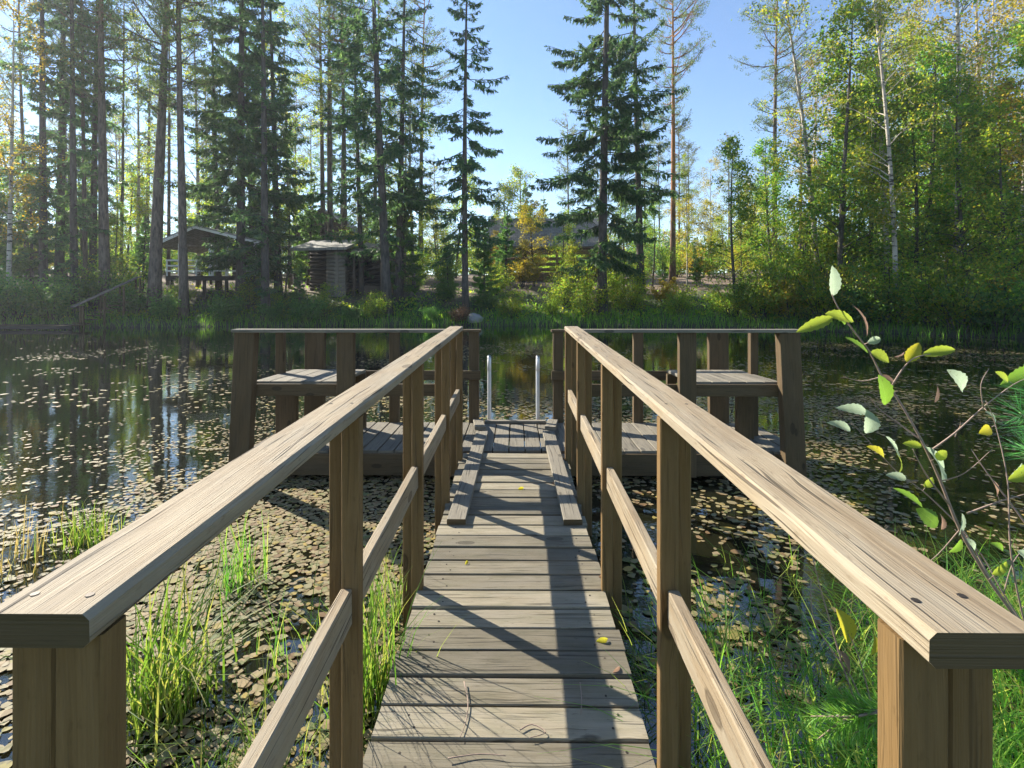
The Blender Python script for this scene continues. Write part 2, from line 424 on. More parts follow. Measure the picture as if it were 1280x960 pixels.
for sgn, xi in ((-1, -.445), (1, .408)):
    for i, d in enumerate(PD):
        mb = MB(); top = zr(d)-.036
        bot = -.25 if i < 4 else .10
        w = .052
        mb.board((xi+sgn*w/2, d+.02, bot), (xi+sgn*w/2, d+.02, top), w, .038, up=(0, 1, 0))
        mb.board((xi+sgn*(w*1.5+.003), d+.02+(.05 if i else .006), bot+.02), (xi+sgn*(w*1.5+.003), d+.02+(.05 if i else .006), top-.001), w-.004, .038, up=(0, 1, 0))
        mb.build('post', M['post'], walk)
    xr = xi+sgn*.058-sgn*.003
    mb = MB()
    d0, d1 = (.527 if sgn < 0 else .505), 4.29
    mb.board((xr, d0, zr(d0)-.018), (xr, d1, zr(d1)-.018), .116, .036, ch=.007, end_mi=1)
    hr_o = mb.build('handrail', [M['rail'], M['endgrain']], walk)
    sb = MB()
    for d in PD:
        for ox_ in (-.03, .028):
            p = (xr+ox_+rnd(-.004, .004), d+.02+rnd(-.01, .01)); zt = zr(p[1]); sb.tube([(p[0], p[1], zt-.002), (p[0], p[1], zt+.0008)], .0046, 8)
    kind(sb.build('screws', M['screw'], hr_o), 'stuff')
    for i in range(4):
        a, b = PD[i]+.042, PD[i+1]-.003
        xm = xi+sgn*.036
        za = lambda d: zw(d)+.54
        mb = MB(); mb.board((xm, a, za(a)), (xm, b, za(b)), .032, .102, ch=.003); mb.build('mid_rail', M['rail'], walk)
    # kerb boards lying on the planks at the deck end
    xt0, xt1 = (-.362, -.33) if sgn < 0 else (.345, .318)
    mb = MB(); mb.board((xt0, 3.10, zw(3.10)+.018), (xt1, 5.02, zw(4.5)+.022), .115, .034, ch=.004, end_mi=1)
    mb.build('kerb_board', [M['grey'], M['endgrain']], walk)
    mb = MB(); mb.board((xt1+sgn*.02, 5.05, .325), (xt1+sgn*.085, 5.58, .277), .108, .034, ch=.004)
    mb.build('kerb_board', M['grey'], walk)

# ------------------------------------------------------------------ swimming deck with benches
DZ = .255; D1, D2 = 4.53, 5.59
deck = thing('swimming_deck', 'floating wooden swimming deck with railings and two end benches on the pond', 'deck', (0, 0, 0))
mb = MB(); x = -2.40
while x < 2.42:
    w = .146
    e0 = D1+.012+rnd(-.006, .006)
    mb.board((x+w/2, e0, DZ-.016+rnd(-.002, .002)), (x+w/2, D2+rnd(-.006, .006), DZ-.016+rnd(-.002, .002)), w-.010, .032)
    x += w
mb.build('decking', M['grey'], deck)
for (a, b) in (((-2.42, D1, .14), (2.42, D1, .14)), ((-2.42, D2+.03, .14), (2.42, D2+.03, .14)), ((-2.43, D1+.03, .14), (-2.43, D2, .14)), ((2.43, D1+.03, .14), (2.43, D2, .14))):
    mb = MB(); mb.board(a, b, .045, .19); mb.build('fascia', M['deckpost'], deck)
mb = MB(); mb.board((-.34, D2-.03, DZ+.016), (.32, D2-.03, DZ+.016), .07, .028); mb.build('edge_board', M['grey'], deck)
for s in (-1, 1):     # floats under the deck
    mb = MB(); mb.board((s*1.4, D1+.25, -.05), (s*1.4, D2-.25, -.05), .8, .26, ch=.05); mb.build('float', M['dark'], deck)
ZF, ZB = 1.338, 1.268
def dpost(x0, x1, y, top, bot=-.2, lean=0., w2=None, th=.07):
    mb = MB(); xc = (x0+x1)/2; w = x1-x0
    mb.board((xc, y, bot), (xc-lean, y, top), w, th, up=(0, 1, 0)); return mb.build('post', M['deckpost'], deck)
for s in (-1, 1):
    a, b = sorted((s*2.505, s*2.33)); dpost(a, b, D1-.06, ZF-.030, .05, s*.058, th=.09)
    a, b = sorted((s*1.56, s*1.415)); dpost(a, b, D1-.06, ZF-.030, .06, 0)
    a, b = sorted((s*.62, s*.52)); dpost(a, b, D1-.06, ZF-.030, .06, 0)
    a, b = sorted((s*.405, s*.515)); dpost(a, b, D2+.02, ZB-.028, .05)
    a, b = sorted((s*1.28, s*1.385)); dpost(a, b, D2+.02, ZB-.028, .05)
    a, b = sorted((s*2.10, s*2.31)); dpost(a, b, D2+.0, ZB-.028, .05, s*.01)
    a, b = sorted((s*2.31, s*2.385)); dpost(a, b, 5.09, 1.30-.028, .05)
    a, b = sorted((s*2.13, s*2.29)); dpost(a, b, 4.97, .80, .24)
    # top rails
    mb = MB(); mb.board((s*.50, D1-.06, ZF-.014), (s*2.465, D1-.06, ZF-.014), .12, .028); mb.build('top_rail', M['grey'], deck)
    mb = MB(); mb.board((s*.385, D2+.02, ZB-.014), (s*2.36, D2+.02, ZB-.014), .12, .028); mb.build('top_rail', M['deckpost'], deck)
    mb = MB(); mb.board((s*2.46, D1+.002, ZF-.016), (s*2.36, D2-.045, ZB-.013), .10, .026); mb.build('top_rail', M['deckpost'], deck)
    # mid boards front and back
    mb = MB(); mb.board((s*.66, D1-.005, .797), (s*2.38, D1-.005, .797), .035, .106); mb.build('mid_rail', M['deckpost'], deck)
    mb = MB(); mb.board((s*.385, D2-.035, .773), (s*2.36, D2-.035, .773), .035, .10); mb.build('mid_rail', M['deckpost'], deck)
    # bench seat
    bench = MB(); 
    for q in range(5):
        xx = s*(1.66+.153*q)
        bench.board((xx, D1+.018, .853), (xx, 5.40, .843), .146, .03)
    bo = bench.build('bench', M['grey'], deck)
    mb = MB(); mb.board((s*1.6, 5.38, .775), (s*2.36, 5.38, .775), .04, .10); mb.build('support', M['deckpost'], bo)
    mb = MB(); mb.board((s*1.61, 5.33, .25), (s*1.61, 5.33, .825), .09, .05, up=(0, 1, 0)); mb.build('leg', M['deckpost'], bo)

# bathing ladder
lad = thing('pool_ladder', 'white metal bathing ladder at the back edge of the swimming deck', 'ladder', (0, 5.7, 0))
for s in (-.30, .245):
    mb = MB(); mb.tube([(s, .06, -.55), (s, .06, .75), (s*1.0, .055, .93), (s, .035, .955), (s, .02, .93), (s, .015, .80)], .021, 10); mb.build('side_rail', M['metal'], lad)
for zq in (.16, -.1):
    mb = MB(); mb.board((-.30, .08, zq), (.245, .08, zq), .09, .022); mb.build('tread', M['metal'], lad)

# ------------------------------------------------------------------ floating leaves and pads (uncountable)
def floating(n, xr, yr, dens, size, rng, sides=7):
    x = rng.uniform(*xr, n); y = rng.uniform(*yr, n)
    keep = (rng.uniform(size=n) < dens(x, y)) & (sdist(x, y) < -.05)
    keep &= ~((np.abs(x) < .5) & (y < 4.6))
    x, y = x[keep], y[keep]; m = len(x)
    r = size*np.clip(rng.lognormal(-.1, .26, m), .45, 1.55)*.5
    a0 = rng.uniform(0, 6.28, m); el = rng.uniform(.62, 1., m)
    an = np.linspace(0, 2*math.pi, sides, endpoint=False)
    rr = r[:, None]*(1+.2*rng.normal(size=(m, sides)))
    lx = rr*np.cos(an)[None]; ly = rr*np.sin(an)[None]*el[:, None]
    ca, sa = np.cos(a0)[:, None], np.sin(a0)[:, None]
    vx = x[:, None]+lx*ca-ly*sa; vy = y[:, None]+lx*sa+ly*ca
    tx, ty = rng.normal(0, .05, m), rng.normal(0, .05, m)
    vz = .004+rng.uniform(0, .006, m)[:, None]+np.abs((lx*ca-ly*sa)*tx[:, None]+(lx*sa+ly*ca)*ty[:, None])
    return np.stack([vx, vy, vz], -1).reshape(-1, 3), np.arange(m*sides).reshape(m, sides)
def clump(x, y, f, s): return np.clip(.5+.62*wob(x, y, f, s)+.25*wob(x, y, f*3.1, s+5), 0, 1)
M['float_leaf'] = leafmat('floating_leaves', [(.27, .20, .11), (.20, .17, .085), (.30, .235, .13), (.12, .13, .05), (.21, .135, .07), (.27, .225, .14), (.15, .165, .065), (.31, .22, .06), (.23, .195, .11), (.16, .10, .05)], trans=.08, rough=.65, spec=.15, vary=0.)
parts = []
def shadegap(x, y): return clump(x, y, 1.5, 2.)
parts.append(floating(80000, (-6, -.45), (1.0, 8.5), lambda x, y: np.clip(1.6*clump(x, y, 1.0, 1.2)+.02, 0, 1)*np.clip((7.5-y)/4.0, .16, 1)*np.clip((x+4.6)/2.6, .10, 1)*.98, .037, RNG))
parts.append(floating(36000, (.45, 7), (2.0, 8.5), lambda x, y: np.clip(clump(x, y, .9, 4.)*1.5-.28, 0.05, 1)*.75, .043, RNG))
parts.append(floating(9000, (-2.6, 2.6), (4.4, 9), lambda x, y: .6*clump(x, y, .8, 2.), .055, RNG))
parts.append(floating(150000, (-24, 20), (7.5, 24), lambda x, y: np.clip(clump(x, y, .42, 6.)*1.6-.62, 0.02, 1)*np.clip((24-y)/9, .04, 1)*.6*np.clip((x+8)/8, .3, 1), .07, RNG, 6))
for (V, Fc) in []: pass
k7 = [p for p in parts if p[1].shape[1] == 7]
off = 0; Vs = []; Fs = []
for V, Fc in k7: Vs.append(V); Fs.append(Fc+off); off += len(V)
kind(np_obj('floating_leaves', np.concatenate(Vs), np.concatenate(Fs), M['float_leaf']), 'stuff')
kind(np_obj('floating_leaves', parts[-1][0], parts[-1][1], M['float_leaf']), 'stuff')

# ------------------------------------------------------------------ grass
def blades(P, H, lean, width, rng, seg=5, bend=1.0):
    """curved tapering blades; P (n,3)"""
    n = len(P); H = np.broadcast_to(H, n); a = rng.uniform(0, 6.28, n)
    dirv = np.stack([np.cos(a), np.sin(a), 0*a], -1)
    L = lean*rng.uniform(.2, 1.3, n)*H
    side = np.stack([-np.sin(a+rng.normal(0, .7, n)), np.cos(a), 0*a], -1); side = unit(side)
    rows = []
    for k in range(seg+1):
        s = k/seg
        c = P+dirv*(L*(s**2.0))[:, None]+np.array([0, 0, 1.])*(H*(s-.42*bend*(L/H)*s**3))[:, None]
        w = (width*(1-s**1.6)*.5+.0004)*np.ones(n)
        rows.append(np.stack([c-side*w[:, None], c+side*w[:, None]], 1))
    V = np.stack(rows, 1)         # n, seg+1, 2, 3
    base = (np.arange(n)*(seg+1)*2)[:, None]
    q = np.array([[2*k, 2*k+1, 2*k+3, 2*k+2] for k in range(seg)])
    Fc = (base[:, :, None]+q[None]).reshape(-1, 4)
    return V.reshape(-1, 3), Fc
def at(px, D): return (px-645)/640*D
def tuft(name, label, x, y, n, h, r, mat, lean=.55, width=.006, group=None):
    rng = np.random.default_rng(int(abs(x*977+y*131))+3)
    P = np.stack([rng.normal(0, r, n), rng.normal(0, r, n), np.full(n, -.06)], -1)
    V, Fc = blades(P, h*rng.uniform(.45, 1.15, n), lean, width, rng)
    o = np_obj(name, V, Fc, mat); o.location = (x, y, max(gz(x, y), -.02))
    return tagit(o, label, 'grass tuft', group)
G = 'grass tufts standing in the water'
tuft('grass_tuft', 'largest bright green grass tuft in the water behind the near left rail end', -1.42, 2.02, 210, .64, .10, M['grass'], .75, .008, G)
tuft('grass_tuft', 'loose upright grass tuft among floating leaves left of the boardwalk', at(297, 2.85), 2.85, 90, .50, .085, M['grass'], .35, .0075, G)
tuft('grass_tuft', 'small distant grass tuft above the left handrail, in open leafy water', at(104, 3.35), 3.35, 150, .36, .10, M['grass'], .45, .006, G)
tuft('grass_tuft', 'reddish dry-tipped grass at the far left edge of the leafy water', at(12, 3.1), 3.1, 70, .42, .12, M['drygrass'], .3, .005, G)
tuft('grass_tuft', 'bright tall grass growing against the left edge of the boardwalk planks', -.60, 2.0, 150, .66, .075, M['grass'], .4, .0075, G)
tuft('grass_tuft', 'short grass close against the boardwalk beside the second left post', -.62, 2.55, 90, .45, .08, M['grass'], .35, .006, G)
tuft('grass_tuft', 'arching sparse grass below the left lower rail, near the bottom', -.86, 1.66, 120, .44, .12, M['grass'], .8, .005, G)
tuft('grass_tuft', 'pale arching sedge between the near left post and the lower rail', -1.15, 1.45, 110, .34, .16, M['sedge'], 1.0, .005, G)
tuft('grass_tuft', 'thin sparse stalks standing in leaves midway along the left rail', at(352, 2.2), 2.2, 28, .40, .09, M['grass'], .3, .005, G)
# near bank meadow (uncountable)
n = 34000
x = RNG.uniform(.5, 5.5, n); y = RNG.uniform(.35, 3.3, n); s = sdist(x, y)
p = np.clip(.95-.75*np.clip((s+.2)*-1, 0, 2), 0.0, 1)*np.clip(.55+.6*wob(x, y, 2.3, 2.), .12, 1)
k = (RNG.uniform(size=n) < p) & (x > .52); x, y = x[k], y[k]
V, Fc = blades(np.stack([x, y, ground(x, y)-.03], -1), np.minimum(RNG.uniform(.2, .62, len(x)), .85-.0*x), .95, .0068, RNG)
kind(np_obj('bank_grass', V, Fc, M['sedge']), 'stuff')
n = 3000
x = RNG.uniform(-6, -.52, n); y = RNG.uniform(-.4, 1.6, n); s = sdist(x, y)
k = RNG.uniform(size=n) < np.clip(.8+s*.9, 0, 1); x, y = x[k], y[k]
V, Fc = blades(np.stack([x, y, ground(x, y)-.03], -1), RNG.uniform(.15, .42, len(x)), .9, .005, RNG)
kind(np_obj('bank_grass', V, Fc, M['grass']), 'stuff')
n = 2600
x = RNG.uniform(-4.5, 5, n); y = RNG.uniform(.3, 3.0, n); s = sdist(x, y)
k = (np.abs(x) > .6) & (s > -.7) & (RNG.uniform(size=n) < .75); x, y = x[k], y[k]
V, Fc = blades(np.stack([x, y, np.maximum(ground(x, y), -.05)-.03], -1), RNG.uniform(.15, .5, len(x)), 1.0, .0045, RNG)
kind(np_obj('dry_grass', V, Fc, M['drygrass']), 'stuff')
# far shore grass
n = 60000
x = RNG.uniform(-42, 25, n); y = RNG.uniform(15, 36, n); s = sdist(x, y)
k = (s > -.5) & (s < 4.5) & (RNG.uniform(size=n) < np.interp(s, [-.5, 0, 1.4, 4.5], [.5, 1, .8, .18])); x, y, s = x[k], y[k], s[k]
V, Fc = blades(np.stack([x, y, np.maximum(ground(x, y), -.1)-.03], -1), RNG.uniform(.35, .85, len(x))*np.interp(s, [-.5, 1.2, 4], [1.05, .8, .45]), .5, .03, RNG, seg=3)
kind(np_obj('shore_grass', V, Fc, M['reed']), 'stuff')
# low undergrowth on the far bank
n = 110000
x = RNG.uniform(-42, 26, n); y = RNG.uniform(18, 46, n); s = sdist(x, y)
k = (s > .6) & (s < 13) & (RNG.uniform(size=n) < np.interp(s, [.6, 2, 6, 13], [.4, .9, .4, .06])*np.clip(.45+.8*wob(x, y, .5, 8.), .05, 1)); x, y, s = x[k], y[k], s[k]
P = np.stack([x, y, ground(x, y)+RNG.uniform(0, .55, len(x))*np.clip(.5+.6*wob(x, y, .8, 1.), .1, 1)], -1)
V, Fc = rand_leaves(P, .17, RNG, -.2)
kind(np_obj('undergrowth', V, Fc, M['shrub_leaf']), 'stuff')

# ------------------------------------------------------------------ trees
def trunk_pts(H, rng, bend=.15, lean=(0, 0), n=12):
    a = rng.uniform(0, 6.28, 2); pts = []
    for i in range(n):
        s = i/(n-1)
        pts.append(np.array([math.sin(s*3+a[0])*bend-math.sin(a[0])*bend+lean[0]*s*H, math.sin(s*2.5+a[1])*bend-math.sin(a[1])*bend+lean[1]*s*H, s*H-.25]))
    return np.array(pts)
def interp_pts(pts, z):
    return np.array([np.interp(z, pts[:, 2], pts[:, 0]), np.interp(z, pts[:, 2], pts[:, 1]), z])
def trunk_tube(mb, pts, r0, r1=.02, flare=1.25, n=10):
    m = len(pts); rad = []
    for i in range(m):
        s = i/(m-1); r = r0*(1-s)**.85+r1
        if i == 0: r *= flare
        rad.append(r)
    mb.tube(pts, rad, n)

def spruce(name, H, r0, cb, Lmax, seed, leaf, step=.34, dens=1., droop=.38, ragged=.35, label='', cat='spruce tree', shape=.8, dead=14):
    rng = np.random.default_rng(seed)
    root = thing(name, label, cat); mb = MB(); pts = trunk_pts(H, rng, .12)
    trunk_tube(mb, pts, r0, .015, 1.3)
    P, D, Wd, L, Wi = [], [], [], [], []
    z = cb; top = H-.3
    while z < top:
        f = (top-z)/(top-cb); Lz = Lmax*(f**shape)*min(1, .55+(1-f)*2.2)
        side_gap = rng.uniform(0, 6.28)
        if rng.uniform() < .2: z += step*.8; continue
        for _ in range(max(3, int(5*dens+.5)) if Lz > .6 else 4):
            a = rng.uniform(0, 6.28); l = Lz*rng.uniform(1-ragged*1.5, 1+ragged*.35)
            if math.cos(a-side_gap) > .6: l *= rng.uniform(.35, .9)
            if l < .12: continue
            out = np.array([math.cos(a), math.sin(a), 0]); lat = np.array([-out[1], out[0], 0])
            zz = z+rng.uniform(-.15, .15); o = interp_pts(pts, zz)
            dr = droop*rng.uniform(.7, 1.3)*(.35+.8*f)
            def path(s): return o+out*(l*s)+np.array([0, 0, 1.])*(l*(-dr*s**1.15+.22*s**3.2+(.12*(1-f))*s))
            ss = [0, .35, .7, 1]
            mb.tube([path(s) for s in ss], [.012+.012*l*(1-s)*.55 for s in ss], 4, cap=False)
            nn = int((10+22*l)*dens)
            for _k in range(nn):
                s = rng.uniform(.12, 1.0)**.75; p = path(s)
                sg = rng.choice((-1, 1)); ll = (.20+.17*min(l,4.)*(1.15-s))*rng.uniform(.55, 1.2)
                m = rng.uniform()
                if m < .55: d_ = out*.6+lat*sg*rng.uniform(.3, 1.1)+np.array([0, 0, rng.uniform(-1.5, -.2)])
                elif m < .88: d_ = np.array([rng.normal()*.25, rng.normal()*.25, -1.])+out*.25
                else: d_ = out+np.array([0, 0, rng.uniform(-.2, .3)])
                d_ = d_/np.linalg.norm(d_)
                # a side twig: main kite and two smaller ones off its flank
                for rep in range(3):
                    q = p+d_*ll*(.0, .3, .55)[rep]
                    d2 = d_ if rep == 0 else d_+rng.normal(size=3)*.55
                    d2 = d2/np.linalg.norm(d2)
                    P.append(q); D.append(d2); Wd.append(np.cross(d2, rng.normal(size=3))); k_ = ll if rep == 0 else ll*.6
                    L.append(k_); Wi.append(min(.16, .05+.11*k_))
        z += step*rng.uniform(.7, 1.3)*(1. if f > .25 else .7)
    for _ in range(dead):
        z = rng.uniform(cb*.25, cb+1); a = rng.uniform(0, 6.28); l = rng.uniform(.4, 1.6); o = interp_pts(pts, z)
        out = np.array([math.cos(a), math.sin(a), -.25])
        mb.tube([o, o+out*l*.5, o+out*l+np.array([0, 0, -.15*l])], [.018, .012, .004], 4, cap=False)
    mb.build('trunk', M['bark_spruce'], root)
    V, Fc = kites(np.array(P), np.array(D), unit(np.array(Wd)), np.array(L), np.array(Wi))
    np_obj('crown', V, Fc, leaf, root)
    return root

def pine(name, H, r0, cb, Lmax, seed, leaf, label='', nb=46, dead=26, clumpn=22, cat='pine tree'):
    rng = np.random.default_rng(seed)
    root = thing(name, label, cat); mb = MB(); pts = trunk_pts(H, rng, .15)
    trunk_tube(mb, pts, r0, .03, 1.2)
    P = []; N = []
    for i in range(nb):
        z = cb+(H-cb)*(i+rng.uniform(0, 1))/nb*.98; f = (H-z)/(H-cb)
        l = Lmax*(.35+.65*math.sin(min(1., f*1.15+.12)*math.pi*.85))*rng.uniform(.5, 1.1)
        a = rng.uniform(0, 6.28); out = np.array([math.cos(a), math.sin(a), 0]); o = interp_pts(pts, z)
        up = rng.uniform(-.15, .35)+.4*(1-f)
        def path(s): return o+out*l*s+np.array([0, 0, 1.])*(l*(up*s+.18*s*s-.1*math.sin(s*5)*s))
        ss = [0, .3, .6, 1]; mb.tube([path(s) for s in ss], [.05*(1-s*.8)*(.4+l*.3) for s in ss], 5, cap=False)
        for k in range(int(3+3.2*l)):
            s = rng.uniform(.35, 1.05); p = path(s)+rng.normal(size=3)*np.array([.28, .28, .14])*l*.55
            q = path(max(.2, s-.25)); mb.tube([q, p], [.014, .006], 3, cap=False)
            P.append(np.repeat(p[None], clumpn, 0)+rng.normal(size=(clumpn, 3))*np.array([.14, .14, .09])); 
            dd = rng.normal(size=(clumpn, 3))+np.array([0, 0, .5])+out*.4; N.append(unit(dd))
    for _ in range(dead):
        z = rng.uniform(cb*.3, cb); a = rng.uniform(0, 6.28); l = rng.uniform(.3, 1.8); o = interp_pts(pts, z)
        out = np.array([math.cos(a), math.sin(a), rng.uniform(-.35, .2)])
        mid = o+out*l*.5+rng.normal(size=3)*.06
        mb.tube([o, mid, o+out*l+np.array([0, 0, -.1*l])], [.02, .012, .004], 4, cap=False)
        mb.tube([mid, mid+rng.normal(size=3)*.35*l], [.008, .003], 3, cap=False)
    mb.build('trunk', M['bark_pine'], root)
    P = np.concatenate(P); N = np.concatenate(N)
    n = len(P); V, Fc = kites(P, N, unit(np.cross(N, rng.normal(size=(n, 3)))), rng.uniform(.14, .30, n), rng.uniform(.035, .06, n))
    np_obj('crown', V, Fc, leaf, root)
    return root

def broadleaf(name, H, r0, cb, Lmax, seed, leaf, barkm, label='', nb=34, sub=6, per=26, size=.13, ang=.9, lean=(0, 0), cat='birch tree', spread=.42, shape='oval'):
    rng = np.random.default_rng(seed)
    root = thing(name, label, cat); mb = MB(); pts = trunk_pts(H, rng, .3, lean)
    trunk_tube(mb, pts, r0, .012, 1.25)
    P = []
    for i in range(nb):
        u = (i+rng.uniform(0, 1))/nb; z = cb+(H-cb)*u*.97; f = 1-u
        l = Lmax*((math.sin(math.pi*min(1, f*.8+.12))) if shape == 'oval' else (f**.6))*rng.uniform(.55, 1.15)+.25
        a = rng.uniform(0, 6.28); o = interp_pts(pts, z); out = np.array([math.cos(a), math.sin(a), 0])
        upa = ang*rng.uniform(.6, 1.25)
        def path(s): return o+out*l*s*(1-.15*s)+np.array([0, 0, 1.])*(l*(upa*s-.38*s*s))
        ss = [0, .3, .65, 1]; mb.tube([path(s) for s in ss], [r0*.32*(1-s*.88)*(.35+.65*f) for s in ss], 5, cap=False)
        for k in range(sub):
            s = rng.uniform(.28, 1.); p0 = path(s); dv = out*rng.uniform(.2, 1)+rng.normal(size=3)*.6+np.array([0, 0, .15]); dv /= np.linalg.norm(dv)
            tl = (.35+.28*l)*rng.uniform(.6, 1.2); p1 = p0+dv*tl+np.array([0, 0, -.12*tl])
            mb.tube([p0, (p0+p1)/2+rng.normal(size=3)*.04, p1], [.012, .008, .003], 3, cap=False)
            m = int(per*rng.uniform(.3, 1.6)); tt = rng.uniform(.1, 1.1, m)[:, None]
            P.append(p0+(p1-p0)*tt+rng.normal(size=(m, 3))*spread*.42*np.array([1, 1, .8]))
    mb.build('trunk', barkm, root)
    V, Fc = rand_leaves(np.concatenate(P), size, rng)
    np_obj('crown', V, Fc, leaf, root)
    return root

def shrub(name, H, R, seed, leaf, label='', stems=16, per=60, size=.12, cat='shrub', barkm=None, airy=.3):
    rng = np.random.default_rng(seed)
    root = thing(name, label, cat); mb = MB(); P = []
    for i in range(stems):
        a = rng.uniform(0, 6.28); r = R*math.sqrt(rng.uniform(.02, 1)); h = H*rng.uniform(.55, 1.08)*(1-.35*(r/R)**2)
        out = np.array([math.cos(a), math.sin(a), 0])
        def path(s): return out*(r*(.15+.85*s**1.2))+np.array([0, 0, h*s**.85-.1])+np.array([math.sin(s*4+i), math.cos(s*3+i), 0])*.07
        ss = [0, .3, .65, 1]; mb.tube([path(s) for s in ss], [.028*(1-s*.85)*(H/3)**.5 for s in ss], 5, cap=False)
        for k in range(7):
            s = rng.uniform(.2, 1.); p0 = path(s); dv = rng.normal(size=3)+out*.5; dv /= np.linalg.norm(dv); p1 = p0+dv*R*.36*rng.uniform(.5, 1.2)
            mb.tube([p0, p1], [.009, .003], 3, cap=False)
            m = int(per*rng.uniform(.3, 1.5)); tt = rng.uniform(0, 1.1, m)[:, None]
            P.append(p0+(p1-p0)*tt+rng.normal(size=(m, 3))*airy*np.array([1, 1, .75])*R*.38)
    mb.build('stems', barkm or M['bark_dark'], root)
    P = np.concatenate(P); P = P[P[:, 2] > .02]
    V, Fc = rand_leaves(P, size, rng); np_obj('foliage', V, Fc, leaf, root)
    return root

used = set()
def put(proto, px, D, sc, label, group=None, rz=None):
    x = at(px, D); loc = (x, D, gz(x, D)); lx, ly = rnd(-.022, .022), rnd(-.022, .022)
    rz = rnd(0, 6.28) if rz is None else rz
    if proto.name not in used:
        used.add(proto.name); proto.location = loc; proto.rotation_euler = (0, 0, rz); proto.scale = sc if hasattr(sc, '__len__') else (sc,)*3
        proto['label'] = label
        if group: proto['group'] = group
        return proto
    r = dup(proto, loc, rz, sc, label, group); r.rotation_euler = (lx, ly, rz); return r

s_open = spruce('spruce_tree', 24, .22, 4.0, 4.3, 11, M['spruce_leaf'], step=.52, dens=.8, droop=.42, ragged=.35, shape=.6)
s_big = spruce('spruce_tree', 31, .34, 3.0, 5.6, 12, M['spruce_leaf'], step=.56, dens=1.1, droop=.42, ragged=.4, shape=.6)
s_rag = spruce('spruce_tree', 28, .27, 4.5, 4.6, 13, M['spruce_leaf'], step=.55, dens=.75, droop=.42, ragged=.5, shape=.45, dead=40)
s_slim = spruce('spruce_tree', 26, .21, 2.0, 2.9, 14, M['spruce_leaf'], step=.58, dens=.72, droop=.55, ragged=.6, shape=.4, dead=30)
s_young = spruce('young_spruce', 8.5, .10, .4, 2.1, 15, M['spruce_young'], step=.26, dens=1.15, droop=.25, ragged=.25, shape=.9, dead=0, cat='young spruce')
p_a = pine('pine_tree', 26, .30, 12, 4.0, 21, M['pine_leaf'], dead=44)
p_b = pine('pine_tree', 27, .22, 13, 3.0, 22, M['pine_leaf'], nb=38, dead=30)
p_far = pine('pine_tree', 22, .15, 9.0, 2.2, 23, M['pine_far'], nb=44, dead=14, clumpn=18)
b_a = broadleaf('birch_tree', 22, .15, 5., 3.0, 31, M['birch_leaf'], M['bark_birch'], nb=44, sub=7, per=20, size=.14, ang=1.0)
b_b = broadleaf('birch_tree', 20, .13, 4., 2.6, 32, M['birch_leaf'], M['bark_birch'], nb=40, sub=6, per=26, size=.13, lean=(-.10, 0))
b_y = broadleaf('birch_tree', 18, .12, 4., 2.3, 33, M['yellow_leaf'], M['bark_birch'], nb=38, sub=6, per=24, size=.13)
a_a = broadleaf('alder_tree', 13, .12, 1.2, 2.9, 34, M['alder_leaf'], M['bark_dark'], nb=44, sub=7, per=24, size=.145, ang=.7, cat='alder tree', shape='cone')
a_b = broadleaf('alder_tree', 10, .10, .8, 2.6, 35, M['birch_leaf'], M['bark_dark'], nb=38, sub=7, per=22, size=.13, ang=.7, cat='alder tree', shape='cone')
f_y = broadleaf('aspen_tree', 9, .08, .8, 2.1, 36, M['yellow_leaf'], M['bark_dark'], nb=34, sub=7, per=26, size=.14, cat='aspen tree')
h_g = shrub('shrub', 3.0, 1.7, 41, M['shrub_leaf'], stems=20, per=30, size=.11)
h_d = shrub('shrub', 2.4, 1.8, 42, M['dark_leaf'], stems=18, per=32, size=.12)
h_y = shrub('shrub', 2.8, 1.3, 43, M['yellow_leaf'], stems=14, per=34, size=.12)
h_r = shrub('shrub', 1.1, .9, 44, M['rust_leaf'], stems=18, per=20, size=.08)

GS, GP, GB, GA = 'tall spruces on the far bank', 'tall pines on the far bank', 'birches on the far bank', 'leafy trees on the right bank'
put(b_y, 6, 29.5, 1.05, 'thin yellowing birch at the far left edge of the bank', GB)
put(s_slim, 50, 32, 1.1, 'dark narrow spruce with a bare lower trunk, leftmost of the spruces', GS)
put(s_rag, 70, 34, 1.0, 'ragged dark spruce right behind the leftmost spruce', GS)
put(s_slim, 89, 31, 1.0, 'slim dark spruce just above the stair handrail at left', GS)
put(s_slim, 112, 35, 1.05, 'thin spruce between the slim dark spruce and a grey pine trunk', GS)
put(p_a, 128, 31.5, (.95, .95, 1), 'grey straight pine trunk just right of the dark left spruces', GP)
put(p_a, 190, 31.2, (1.15, 1.15, 1), 'thickest pine trunk on the bank, left of the veranda cabin', GP)
put(p_b, 228, 30.6, (1.05, 1.05, 1), 'straight grey pine trunk standing in front of the veranda railing', GP)
put(s_big, 300, 33.5, (.9, .9, .95), 'dense broad spruce shading the right end of the veranda', GS)
put(s_slim, 331, 31.2, (1.15, 1.15, 1), 'slim spruce with pale bare lower trunk, right of the veranda', GS)
put(s_rag, 347, 36, .9, 'ragged spruce behind the slim spruce, between veranda and log cabin', GS)
put(p_b, 403, 43, (1, 1, 1), 'left one of two bare pine trunks rising above the log cabin', GP)
put(p_b, 413, 44, (1.1, 1.1, 1.05), 'right one of two bare pine trunks rising above the log cabin', GP)
put(p_b, 430, 41, (1.05, 1.05, 1), 'bare pine trunk above the pale roof end of the log cabin', GP)
put(s_rag, 484, 32.6, (1.15, 1.15, 1), 'tall ragged spruce with thick trunk just right of the log cabin', GS)
put(s_rag, 497, 36, .95, 'ragged spruce half hidden behind the trunk beside the log cabin', GS)
put(s_open, 582, 33, 1.0, 'open drooping spruce standing alone left of the shingled barn', GS)
put(s_big, 752, 32.2, (.88, .88, 1), 'largest dark drooping spruce, in front of the shingled barn roof', GS)
